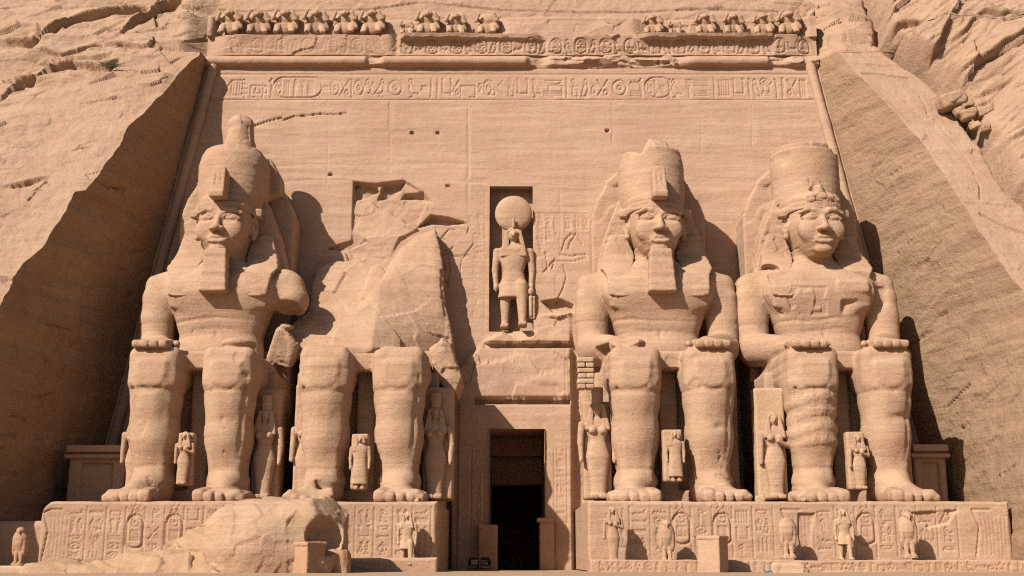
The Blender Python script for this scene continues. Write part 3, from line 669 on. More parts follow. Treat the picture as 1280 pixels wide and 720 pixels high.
# ------------------------------------------------------------------ the colossi
PZ = 4.0                                      # top of the pedestals
def leg_ops(v, sg):
    k = .22; x = 1.60 * sg
    v.u(cone((x * 1.10, -3.2, 5.7), (x, -7.5, 5.62), 1.16, 1.14), .3)
    v.u(box((x, -5.5, 5.9), (1.15, 2.4, .72), .35), .3)                          # kilt over the thigh
    v.u(cone((x, -7.90, 5.50), (x, -7.92, 4.4), 1.11, 1.02), .25)
    v.u(box((x, -7.85, 5.70), (1.12, 1.04, .98), .42), .25)
    v.u(cone((x, -7.92, 4.5), (x, -7.80, 2.8), 1.02, .97), .35)
    v.u(cone((x, -7.80, 2.9), (x + .04 * sg, -7.55, 1.0), .97, .78), .4)
    v.u(box((x, -7.72, 3.35), (.84, .88, 2.75), .32, tx=-.055, ty=-.07), .2)
    v.u(box((x, -7.2, 2.8), (.62, .9, 2.7), .3), .25)
    v.u(box((x, -8.90, 5.45), (.66, .16, .58), .14), .22)                             # kneecap
    for q in range(8): v.s_(ell((x + .74 * math.cos(rad(190 + 23 * q)), -9.05, 5.35 + .62 * math.sin(rad(190 + 23 * q))), (.15, .06, .07)), .14)
    v.u(cone((x - .25 * sg, -8.74, 4.6), (x - .05 * sg, -8.22, 1.3), .13, .08), .30)  # shin
    v.s_(cone((x + .82 * sg, -8.72, 5.4), (x + .60 * sg, -8.55, 1.8), .05, .03), .16)
    # foot, long and turned a little outwards
    v.u(ell((x + .05 * sg, -7.6, .6), (.86, 1.2, .9)), .3)
    v.u(cone((x + .05 * sg, -7.9, .72), (x + .30 * sg, -9.6, .32), .74, .42), .3)
    v.u(box((x + .28 * sg, -9.25, .24), (.98, 1.0, .27), .2, rz=-.10 * sg), .22)
    for e in (-1, 1): v.u(ell((x + .72 * e, -7.7, 1.0), (.2, .25, .25)), .2)
    for t in range(5):                                                            # big toe on the inner side
        tx = x + .34 * sg + sg * (-.80 + .41 * t); r = (.26, .215, .20, .19, .175)[t]; fy_ = -10.62 + .11 * t + (.10 if t == 0 else 0)
        v.u(box((tx, (fy_ - 9.3) / 2, r * 1.05 + .02), (r * .98, (-9.3 - fy_) / 2 + .12, r * 1.0), r * .6, rx=.16, rz=-.08 * sg), .04)
        v.s_(box((tx, fy_ - .14, r * 1.75), (r * .5, .10, .04), .02, rx=.5), .03)
def hand_ops(v, sg, x=1.75, y=-7.5, broken=False):
    v.u(ell((sg * x, y, 6.98), (.78, .85, .28)), .15)
    if broken: return
    for t in range(4):
        fx = sg * x + (-.57 + .38 * t); ln = .78 - .07 * abs(t - 1.5)
        v.u(box((fx, y - .98, 6.83), (.185, ln, .17), .08, rx=.16), .06); v.u(ell((fx, y - .55, 6.98), (.17, .2, .12)), .1)
    v.u(cone((sg * (x - .65), y + .2, 6.98), (sg * (x - .95), y - .75, 6.88), .19, .14), .08)
def head_ops(v, z=0.0):
    Y0 = -3.55; F = Y0 - 1.58                                                     # F: plane of the face
    v.u(ell((0, Y0, 13.6), (1.28, 1.60, 1.7)), .1)
    v.u(torso([(11.75, .50, .55, -.55), (12.0, .72, .90, -.50), (12.3, .92, 1.18, -.32), (12.8, 1.10, 1.40, -.14), (13.4, 1.20, 1.50, -.06), (14.0, 1.20, 1.46, -.02), (14.6, 1.05, 1.25, .1)], 0, Y0 - .05, 2.7), .18)
    v.u(cone((0, -3.2, 12.2), (0, -3.0, 10.8), .95, 1.15), .3)                    # neck
    for s in (-1, 1):
        v.u(ell((s * .66, F + .18, 12.92), (.42, .22, .40)), .42)                 # cheek
        v.s_(ell((s * .56, F - .13, 13.50), (.40, .30, .19)), .14)                # eye socket
        v.u(ell((s * .55, F + .17, 13.50), (.35, .22, .165)), .02)                # eyeball
        def curve(P, r, k, cz=.16):
            for (a, b), (c, d) in zip(P[:-1], P[1:]): v.u(cone((s * a, F - .02 + cz * a * a, b), (s * c, F - .02 + cz * c * c, d), r, r), k)
        curve([(.17, 13.45), (.30, 13.60), (.52, 13.67), (.76, 13.62), (.98, 13.49)], .05, .03)
        curve([(.19, 13.43), (.38, 13.33), (.60, 13.31), (.84, 13.40), (.98, 13.49)], .04, .03)
        curve([(.16, 13.72), (.36, 13.88), (.66, 13.92), (1.04, 13.76)], .09, .13, .18)
        v.u(ell((s * 1.33, Y0 - .12, 13.36), (.22, .34, .56), rx=.12), .05)       # ear
        v.s_(ell((s * 1.45, Y0 - .36, 13.48), (.14, .17, .34)), .04)
        v.u(ell((s * 1.36, Y0 - .30, 13.36), (.08, .12, .2)), .04)
        v.u(ell((s * 1.36, Y0 - .18, 12.88), (.14, .2, .16)), .05)
        v.u(ell((s * .22, F - .24, 12.90), (.15, .20, .13)), .05)                 # nostril wing
        v.s_(ell((s * .12, F - .42, 12.79), (.07, .10, .05)), .03)
        v.s_(ell((s * .50, F + .02, 12.40), (.07, .10, .06)), .08)                # mouth corner
    v.u(cone((0, F + .06, 13.70), (0, F - .36, 12.98), .12, .17), .10)            # nose
    v.u(ell((0, F - .36, 12.92), (.19, .20, .15)), .05)
    v.u(ell((0, F + .12, 12.46), (.50, .26, .34)), .22)                           # muzzle
    for (a, b, c, d) in ((-.42, 12.45, -.18, 12.56), (-.18, 12.56, 0, 12.53), (0, 12.53, .18, 12.56), (.18, 12.56, .42, 12.45)):
        v.u(cone((a, F - .13 + .5 * a * a, b), (c, F - .13 + .5 * c * c, d), .085, .085), .02)
    for (a, b, c, d) in ((-.36, 12.38, -.16, 12.30), (-.16, 12.30, .16, 12.30), (.16, 12.30, .36, 12.38)):
        v.u(cone((a, F - .12 + .5 * a * a, b), (c, F - .12 + .5 * c * c, d), .10, .10), .02)
    v.s_(cone((-.54, F - .20, 12.43), (.54, F - .20, 12.43), .02, .02), .03)
    v.s_(ell((0, F - .20, 12.16), (.3, .1, .06)), .08)
    v.u(ell((0, F + .10, 11.98), (.42, .25, .24)), .12)
TORSO = [(6.2, 2.15, 1.3, 0), (7.0, 2.05, 1.25, 0), (8.0, 1.92, 1.12, 0), (9.0, 2.25, 1.25, -.05), (9.9, 2.62, 1.42, -.1), (10.6, 2.75, 1.35, 0), (11.05, 2.35, 1.15, .1), (11.45, 1.4, .95, .2), (11.8, .9, .8, .2)]
_sr = random.Random(17)
SEAMS = [(_sr.uniform(.6, 15.0), _sr.uniform(.015, .045), _sr.uniform(0, 50)) for _ in range(26)]
def seams(x, y, z, off=0):
    d = 0; wob = .22 * fbm(x * .6 + off, y * .6, z * .3, .7, 3)
    for z0, a, ph in SEAMS:
        d = d - a * np.exp(-((z - z0 - wob) / .055) ** 2) * sstep(-.1, .35, vnoise(x * .5 + ph, y * .5, z * 0 + ph))
    return d
def body_mesh(kind):
    if kind == 'ruin':
        v = Vol([(-4.2, 4.2, .085)], [(-11.2, -2.0, .09)], [(-.3, 7.6, .085)])
        for sg in (-1, 1): leg_ops(v, sg)
        v.u(box((0, -5.9, 6.15), (.75, 1.9, .42), .12), .1)
        v.s_(box((.3, -4.6, 7.05), (5, 3.6, .62), .2, rx=-.06), .15)
        v.s_(ell((-1.2, -7.4, 6.95), (.9, .8, .35)), .15); v.s_(ell((1.9, -7.0, 6.9), (.8, 1.0, .3)), .15)
        v.s_(box((-1.2, -9.2, .75), (.5, .35, .22), .08, rz=.3), .08)             # worn foot
        v.s_(ell((-1.5, -10.6, .6), (1.2, .9, .42)), .2)
        return v.mesh('body', .035, 1.1, .02, lambda x, y, z: seams(x, y, z, 5) + .09 * facets(x, y + z, .6, 1.3, 3) * sstep(6.4, 6.7, z))
    v = Vol([(-4.7, -1.95, .085), (-1.95, 1.95, .042), (1.95, 4.7, .085)], [(-11.2, -6.2, .09), (-6.2, -3.0, .05), (-3.0, -1.4, .1)], [(-.3, 11.5, .085), (11.5, 15.2, .042)])
    for sg in (-1, 1): leg_ops(v, sg)
    v.u(torso(TORSO, 0, -3.5, 3.1), .1)
    v.u(box((0, -5.9, 6.22), (.75, 2.0, .40), .10), .1)                            # kilt apron between the knees
    v.u(ell((0, -3.9, 7.2), (1.8, 1.15, .8)), .4)
    for sg in (-1, 1):
        v.u(ell((sg * 1.25, -4.55, 10.0), (1.15, .26, .70)), .5)                  # chest
        v.u(box((sg * 2.72, -3.3, 10.58), (1.05, .74, .66), .55, ry=-.26 * sg), .3)                 # shoulder
        arm_gone = kind == 'crowned' and sg == 1
        if arm_gone:
            v.u(cone((2.85, -3.35, 10.5), (3.25, -3.6, 9.8), .86, .84), .25)
            v.s_(ell((3.1, -4.4, 8.7), (1.1, 1.5, .95)), .08)
            v.u(box((3.15, -3.9, 7.55), (.60, .75, .85), .12, rx=.35, ry=-.35), .1); v.s_(box((3.9, -4.2, 8.3), (.6, 1, .5), .05, ry=.7), .05)       # stump of the forearm in the lap
        else:
            v.u(cone((sg * 3.04, -3.35, 10.3), (sg * 3.15, -3.5, 8.9), .72, .70), .2); v.u(box((sg * 3.10, -3.45, 8.85), (.70, .64, 1.5), .40, ry=-.03 * sg), .2)
            v.u(cone((sg * 3.15, -3.5, 8.9), (sg * 3.15, -3.7, 7.6), .74, .66), .2)
            inx = 1.75 if not (kind == 'bearded' and sg == -1) else 2.1
            v.u(cone((sg * 3.08, -3.9, 7.45), (sg * inx, -7.0, 7.0), .72, .42), .2)
            v.u(cone((sg * 3.05, -3.6, 7.3), (sg * 2.4, -5.4, 7.0), .72, .55), .2)
        hand_ops(v, sg, 1.75, -7.45, broken=(arm_gone or (kind == 'bearded' and sg == -1)))
    v.s_(ell((0, -4.75, 8.0), (.10, .12, .14)), .08)                               # navel
    v.u(cone((-2.2, -4.62, 9.35), (2.2, -4.62, 9.35), .05, .05), .2)
    v.s_(cone((-2.1, -4.98, 9.28), (-.1, -5.05, 9.24), .03, .03), .12); v.s_(cone((2.1, -4.98, 9.28), (.1, -5.05, 9.24), .03, .03), .12)
    head_ops(v)
    if kind == 'bearded':
        v.s_(box((-3.1, -6.3, 6.75), (.75, .7, .42), .1, rz=.3), .1)
        v.s_(ell((-2.2, -8.2, 7.1), (.8, .6, .25)), .1)
    if kind == 'beardless':
        v.s_(box((1.7, -5.2, 9.25), (.9, .35, .3), .1, rz=-.2), .1)
        v.s_(box((2.9, -4.5, 9.9), (.35, .5, .45), .1), .1)
        v.u(box((1.45, -4.85, 10.2), (.75, .2, .3), .1), .1)
    def post(x, y, z):
        d = 0
        if kind == 'beardless':                                                   # flaking courses on one shin, scales on the chest
            m = sstep(2.1, 2.6, z) * (1 - sstep(4.6, 5.0, z)) * (x < -.4) * (y < -7.2)
            d = d + m * (.045 * (np.floor(((z + .3 * np.sin(x * 1.3)) * 3.2)) % 2) + .03 * facets(x, z, .35, 1, 2))
            m = ((x > -2.0) & (x < .2) & (z > 8.9) & (z < 10.2) & (y < -4.3)); d = d - m * .06 * (facets(x, z, .5, .6, 5) > 0)
        if kind == 'bearded': d = d - .12 * np.exp(-(((x - 1.9) / .25) ** 2 + ((z - 3.2) / .12) ** 2)) * (y < -8) - .05 * (fbm(x, y, z + 5, 1.0, 4) > .42) * (z < 7)
        if kind == 'beardless': d = d - .10 * np.exp(-(((x - 1.9) / .55) ** 2 + ((z - 3.6) / .16) ** 2)) * (y < -8)
        if kind == 'crowned': d = d - .04 * (fbm(x, y, z + 9, .9, 4) > .45) * (z < 9)
        if kind == 'crowned': d = d + .06 * facets(x, y, .5, 1.4, 4) * (sstep(2.0, 2.4, x) * (z > 6.6) * (z < 9.3) * (y > -7))
        face = sstep(11.9, 12.3, z) * (y < -4); d = d + seams(x, y, z, SX[kind]) * (1 - .7 * face)
        return d - face * .5 * .03 * fbm(x, y, z, 1.2, 4, .55)
    return v.mesh('body', .03, 1.2, .015, post)
def lin(v, pts): return np.interp(v, [p[0] for p in pts], [p[1] for p in pts])
def nemes_mesh(kind):
    v = Vol([(-3.2, 3.2, .06)], [(-5.6, -1.2, .06)], [(9.2, 15.8, .055)])
    def f(X, Y, Z):      # wings spreading to the shoulders, face side open
        w = lin(Z, [(10.6, 2.5), (11.2, 2.74), (11.6, 2.78), (12.2, 2.62), (13.2, 2.34), (14.2, 1.96), (14.9, 1.70), (15.4, 1.3)])
        yf = lin(Z, [(10.6, -3.6), (11.5, -3.45), (13.0, -3.35), (14.2, -3.45), (15.4, -3.2)])
        q = np.abs(X) - w; fr = (yf + .18 * np.abs(X)) - Y; bk = Y + 1.6
        return np.maximum(np.maximum(q, fr), np.maximum(bk, np.maximum(Z - 15.2, 10.7 - Z))) * .8
    v.u((f, (-2.8, 2.8, -4.2, -1.4, 10.5, 15.3)), 0)
    v.u(ell((0, -3.35, 14.5), (1.50, 1.62, .75)), .15)                            # cap over the brow
    v.u(torso([(13.98, 1.34, 1.62, 0), (14.32, 1.38, 1.64, 0)], 0, -3.50, 2.5), .04)   # brow band
    for sg in (-1, 1):
        def lap(X, Y, Z, sg=sg):
            xi = lin(Z, [(9.7, 1.22), (11.2, 1.20), (12.0, 1.0), (13.2, 1.2)]); xo = lin(Z, [(9.7, 2.32), (10.9, 2.45), (11.25, 2.66), (12.0, 2.48), (13.2, 2.1)])
            yf = lin(Z, [(9.7, -5.02), (10.2, -4.98), (11.0, -4.58), (11.5, -4.10), (12.1, -3.55), (13.2, -3.3)]) + .16 * (np.abs(X) - 1.8) ** 2
            ax = X * sg
            return np.maximum(np.maximum(np.maximum(xi - ax, ax - xo), np.maximum(yf - Y, Y + 3.0)), np.maximum(9.72 - Z + .25 * np.abs(ax - 1.75) ** 2, Z - 13.1)) * .8
        v.u((lap, (min(sg * .9, sg * 2.8), max(sg * .9, sg * 2.8), -5.2, -3.0, 9.6, 13.2)), .06)
        v.s_(ell((sg * 1.62, -4.05, 13.45), (.30, .55, .72)), .10)                  # room for the ear
        v.u(box((sg * 1.50, -3.75, 14.05), (.22, .30, .22), .1, rz=.3 * sg), .12)
    if kind == 'beardless':
        v.s_(box((1.6, -5.0, 10.1), (1.1, .5, 1.0), .2), .1); v.s_(ell((-2.3, -4.2, 11.2), (.5, .6, .3)), .1)
    def post(x, y, z):   # folded linen stripes
        st = np.sin(z * 15 + .5 * np.abs(x)) * .007 * (z < 13.9)
        rough = {'crowned': 0, 'bearded': .03, 'beardless': .05}[kind]
        return st + rough * facets(x + y, z, .5, 1.3, 6) * sstep(11.5, 12.5, z)
    return v.mesh('headdress', .025, 1.3, .02, post)
def crown_mesh(kind):
    v = Vol([(-2.2, 2.2, .06)], [(-5.2, -1.0, .06)], [(14.2, 20.5, .06)])
    if kind == 'crowned':
        v.u(torso([(14.22, 1.46, 2.0, -.0), (14.6, 1.58, 1.86, 0), (15.2, 1.68, 1.76, 0), (16.6, 1.72, 1.72, 0), (17.1, 1.62, 1.62, 0), (17.5, 1.35, 1.35, 0)], 0, -2.85, 2.1), 0)
        v.u(cone((.12, -2.6, 16.6), (.12, -2.6, 17.7), 1.15, .80), .25); v.u(cone((.12, -2.6, 17.6), (.15, -2.6, 19.0), .78, .62), .2)
        v.u(ell((.15, -2.6, 19.05), (.62, .6, .42)), .1)
        v.s_(cone((1.8, -2.3, 17.9), (1.6, -1.8, 17.3), .25, .3), .1)
        v.u(box((1.15, -1.6, 16.2), (1.0, .5, 1.0), .2, ry=.5), .2)
    elif kind == 'bearded':
        v.u(torso([(14.22, 1.46, 2.0, -.0), (14.6, 1.56, 1.84, 0), (15.2, 1.64, 1.72, 0), (16.6, 1.62, 1.62, 0), (17.3, 1.50, 1.52, 0), (17.75, 1.15, 1.2, 0), (17.95, .7, .8, 0)], 0, -2.85, 2.1), 0)
        v.s_(box((-1.55, -2.9, 18.05), (1.3, 2.6, .5), .15, ry=-.50), .15); v.s_(box((1.25, -3.2, 17.95), (.7, 1.7, .35), .08, ry=.45), .08)
        v.s_(box((.2, -4.4, 17.85), (1.5, .4, .3), .08, rx=.5), .1)
    else:
        v.u(torso([(14.6, 1.60, 1.66, 0), (16.0, 1.66, 1.66, 0), (17.3, 1.63, 1.63, 0)], 0, -2.85, 2.1), 0)
        v.u(torso([(17.2, 1.50, 1.52, 0), (17.6, 1.50, 1.52, 0)], -.05, -2.75, 2.1), .05)
        v.s_(box((1.5, -3.4, 17.7), (.6, 1.2, .35), .1, ry=.5), .1); v.s_(ell((-1.6, -4.2, 16.9), (.5, .5, .6)), .15)
    return v.mesh('crown', .035, 1.3, .025, lambda x, y, z: .04 * facets(x + y, z, .5, 1.3, 2) * sstep(17.0, 17.4, z))
def uraeus_mesh(kind):
    v = Vol([(-.8, .8, .04)], [(-6.5, -4.0, .04)], [(13.9, 16.5, .04)])
    if kind == 'beardless':
        v.u(cone((.05, -4.75, 14.5), (-.05, -4.7, 15.3), .34, .22), 0); v.u(box((0, -4.85, 14.5), (.6, .25, .2), .12, rz=.1), .15); v.u(box((-.25, -4.6, 15.35), (.16, .3, .30), .06), .08)
        return v.mesh('uraeus', .05, 3.0, 0, lambda x, y, z: .035 * facets(x, z, .3, 1.5, 3))
    v.u(box((0, -5.08, 15.12), (.32, .50, .76), .07, rx=-.22, tx=.03), 0)
    v.u(box((0, -5.25, 14.52), (.36, .58, .17), .08, rx=.06), .08)
    for x in (-.13, .13): v.s_(cone((x, -5.48, 15.7), (x, -5.6, 14.7), .02, .02), .03)
    v.u(ell((0, -5.2, 15.85), (.2, .22, .16)), .1)
    return v.mesh('uraeus', .02, 2.0)
def beard_mesh():
    v = Vol([(-1.0, 1.0, .045)], [(-6.5, -4.2, .045)], [(9.3, 12.3, .045)])
    v.u(box((0, -5.12, 10.86), (.58, .38, 1.06), .07, rx=-.10, tx=.07), 0)
    v.s_(box((.2, -5.5, 9.66), (.8, .45, .14), .05, rz=.2, ry=.12), .05)
    return v.mesh('beard', .02, 1.5, .02, lambda x, y, z: .012 * np.sin(z * 13))
def throne_mesh(kind):
    v = Vol([(-4.1, 4.1, .1)], [(-7.0, 1.2, .12)], [(-.3, 8.5, .1)])
    v.u(box((0, -2.9, 2.85), (3.2, 3.3, 3.1), .06), 0)
    v.u(box((0, -1.2, 3.6), (3.2, 1.9, 3.85), .08), .05)
    v.u(box((0, -3.6, .2), (3.3, 3.2, .45), .05), .05)
    v.u(box((0, -6.4, 2.9), (.42, .35, 3.0), .05), .03)                              # inscribed strip between the legs
    return v.mesh('throne', .03, 1.2, .03)
def slab_mesh(kind):
    v = Vol([(-3.2, 3.2, .08)], [(-2.6, 2.6, .1)], [(5.0, 18.2, .08)])
    def f(X, Y, Z):
        w = lin(Z, [(5, 2.9), (14.6, 2.85), (15.6, 2.45), (16.5, 1.95), (17.1, 1.4), (17.6, .6)])
        return np.maximum(np.maximum(np.abs(X + .05) - w, -1.55 - Y), np.maximum(Z - 17.3, np.maximum(Y - 2.4, 5.2 - Z))) * .85
    v.u((f, (-3.0, 3.0, -1.7, 2.6, 5, 17.6)), 0)
    v.s_(box((2.35, -.9, 12.0), (.38, .9, 4.6), .05), .05) if kind == 'x' else None
    return v.mesh('back_slab', .05, 1.0, .03, lambda x, y, z: .08 * facets(x, z, .8, 1.3, 6) * sstep(13.5, 15.5, z))
YAW = {'crowned': rad(-2), 'bearded': rad(2), 'beardless': rad(4), 'ruin': 0}
def turn(me, a, z0, z1, cy=-3.1):
    P = np.empty(len(me.vertices) * 3, np.float32); me.vertices.foreach_get('co', P); P = P.reshape(-1, 3)
    w = a * sstep(z0, z1, P[:, 2]); x = P[:, 0].copy(); y = P[:, 1] - cy
    P[:, 0] = x * np.cos(w) - y * np.sin(w); P[:, 1] = x * np.sin(w) + y * np.cos(w) + cy
    me.vertices.foreach_set('co', P.ravel()); me.update(); return me
SX = {'crowned': -14.1, 'ruin': -6.6, 'bearded': 7.05, 'beardless': 14.85}
LAB = {'crowned': 'leftmost seated stone giant with tall double crown, long block beard and one broken arm',
       'ruin': 'ruined seated stone giant of which only legs and lap remain, left of the doorway',
       'bearded': 'seated stone giant just right of the doorway, with square block beard and rounded broken crown',
       'beardless': 'rightmost seated stone giant, beard broken off and shin flaking, flat topped crown'}
for kind, sx in SX.items():
    t = empty('colossal_statue', (sx, 1.0, PZ), LAB[kind], 'statue', 'colossal seated kings along the temple front'); t.scale = (1.02, 1.02, 1.02)
    Yw = YAW[kind]; link('body', turn(body_mesh(kind), Yw, 11.3, 12.0), M_statue, t)
    link('throne', throne_mesh(kind), M_statue, t)
    if kind == 'ruin': continue
    link('back_slab', slab_mesh(kind), M_wall, t)
    link('headdress', turn(nemes_mesh(kind), Yw, 11.2, 13.6), M_statue, t)
    link('crown', turn(crown_mesh(kind), Yw, 10, 11), M_statue, t)
    link('uraeus', turn(uraeus_mesh(kind), Yw, 10, 11), M_statue, t)
    if kind != 'beardless': link('beard', turn(beard_mesh(), Yw, 8, 9), M_statue, t)

# ------------------------------------------------------------------ pedestals with carved fronts
PY = -9.9                                     # front plane of the pedestals
def ped_glyphs(cols, z0, z1, kings, seed, frame=True, sw=.034, dp=.05):
    rnd = random.Random(seed)
    def hf(H, xs, zs):
        for (a, b, kind) in cols:
            if frame: carve(H, xs, zs, [(b, z0), (b, z1)], .035, .04)
            if kind == 'c':
                cartouche(H, xs, zs, a + .06, z0 + .5, b - a - .12, (z1 - z0) * .62, .06, .08)
                for k, g in enumerate(('stool', 'disc', 'scarab', 'bars')[:3]): glyph(H, xs, zs, g, a + .2, z0 + .75 + k * .55, b - a - .4, .5, sw, dp)
                glyph(H, xs, zs, 'disc', a + .2, z1 - .5, b - a - .4, .42, sw, dp)
            else: glyph_column(H, xs, zs, a + .05, z0 + .1, b - a - .1, z1 - z0 - .15, rnd, sw, dp)
        for kx in kings:                       # papyrus-bearing figures and tall plants
            for q in range(7): carve(H, xs, zs, [(kx + q * .16, z0 + .1), (kx + q * .15 + .05, z0 + 1.0), (kx + q * .17 - .02, z1 - .35)], .025, .02)
            carve(H, xs, zs, [(kx - .3, z0), (kx - .1, z0 + 1.2), (kx - .35, z0 + 1.9), (kx - .1, z1 - .1), (kx + .4, z1 - .1)], .05, .06)
    return hf
pedR = empty('pedestal', (0, 0, 0), 'carved stone base under the two intact giants right of the doorway', 'pedestal', 'statue bases beside the doorway')
xr0, xr1 = WY(735, 660, PY)[0], WY(1264, 660, PY)[0]
cols = [(xr0 + .9 + .84 * k, xr0 + 1.72 + .84 * k, 'c' if k in (3, 5, 12) else 'g') for k in range(17) if k not in (8, 9)]
def hfR(H, xs, zs):
    ped_glyphs(cols, 1.75, 3.75, (xr0 + 8.3, xr1 - 1.2), 21)(H, xs, zs)
    X, Z = np.meshgrid(xs, zs, indexing='ij')
    m = poly_mask(X, Z, [WY(u, v, PY) for u, v in ((997, 640), (1020, 640), (1016, 662), (1012, 700), (1004, 700), (996, 668))]); H -= .12 * sstep(0, .08, m)
    m = poly_mask(X, Z, [WY(u, v, PY) for u, v in ((1128, 640), (1200, 636), (1186, 655), (1160, 662), (1130, 650))]); H -= (.10 + .1 * facets(X, Z, .6, 1.3, 2)) * sstep(0, .1, m)
relief_block('carved_front', xr0, xr1, 1.2, PZ - .02, PY, 10.5, hfR, M_statue, pedR, .036, .10)
base = relief_block('base_course', xr0 - .05, xr1 + .25, 1.1, 1.62, PY - 1.9, 1.95, lambda H, xs, zs: glyph_row(H, xs, zs, 1.22, .33, 4), M_statue, None, .036, .05) if False else None
def glyph_row(H, xs, zs, z0, h, seed):
    rnd = random.Random(seed); x = xs[0] + .3
    while x < xs[-1] - .6:
        w = h * rnd.uniform(.8, 1.2); glyph(H, xs, zs, rnd.choice(TALL + FLAT), x, z0, w, h, .035, .045); x += w * 1.12
relief_block('base_course', xr0 - .05, xr1 + .25, 1.1, 1.62, PY - 1.9, 1.92, lambda H, xs, zs: glyph_row(H, xs, zs, 1.2, .34, 4), M_statue, pedR, .036, .05)
pedL = empty('pedestal', (0, 0, 0), 'carved stone base under the two giants left of the doorway, half buried by fallen rock', 'pedestal', 'statue bases beside the doorway')
xl0, xl1 = WY(50, 660, PY)[0], WY(546, 660, PY)[0]
colsL = [(xl0 + 1.1 + .80 * k, xl0 + 1.88 + .80 * k, 'c' if k in (3, 5) else 'g') for k in range(10)] + [(xl1 - 4.1 + .78 * k, xl1 - 3.35 + .78 * k, 'g') for k in range(5)]
def hfL(H, xs, zs):
    ped_glyphs(colsL, 1.6, 3.75, (xl0 + .45,), 33)(H, xs, zs)
    X, Z = np.meshgrid(xs, zs, indexing='ij'); r = 1.0
    d = np.hypot(np.maximum(xl0 + .7 - X, 0), np.maximum(Z - (PZ - .75), 0)) - .7; H -= .8 * sstep(0, .3, d)
relief_block('carved_front', xl0, xl1, 1.1, PZ - .02, PY, 10.5, hfL, M_statue, pedL, .036, .10)
relief_block('base_course', xl1 - 4.4, xl1 + .1, 1.1, 1.72, PY - 1.2, 1.25, None, M_statue, pedL, .06, .08)
ap = WY(8, 651, PY + .6); solid_box('side_ledge', ap[0] - .4, xl0 + .35, PY + .5, -2, 1.0, ap[1], M_wall, pedL, .08, .12, .04)
solid_box('side_ledge', xr1 - .3, xr1 + 3.2, PY + .9, -2, .9, 2.35, M_wall, pedR, .08, .14, .05)

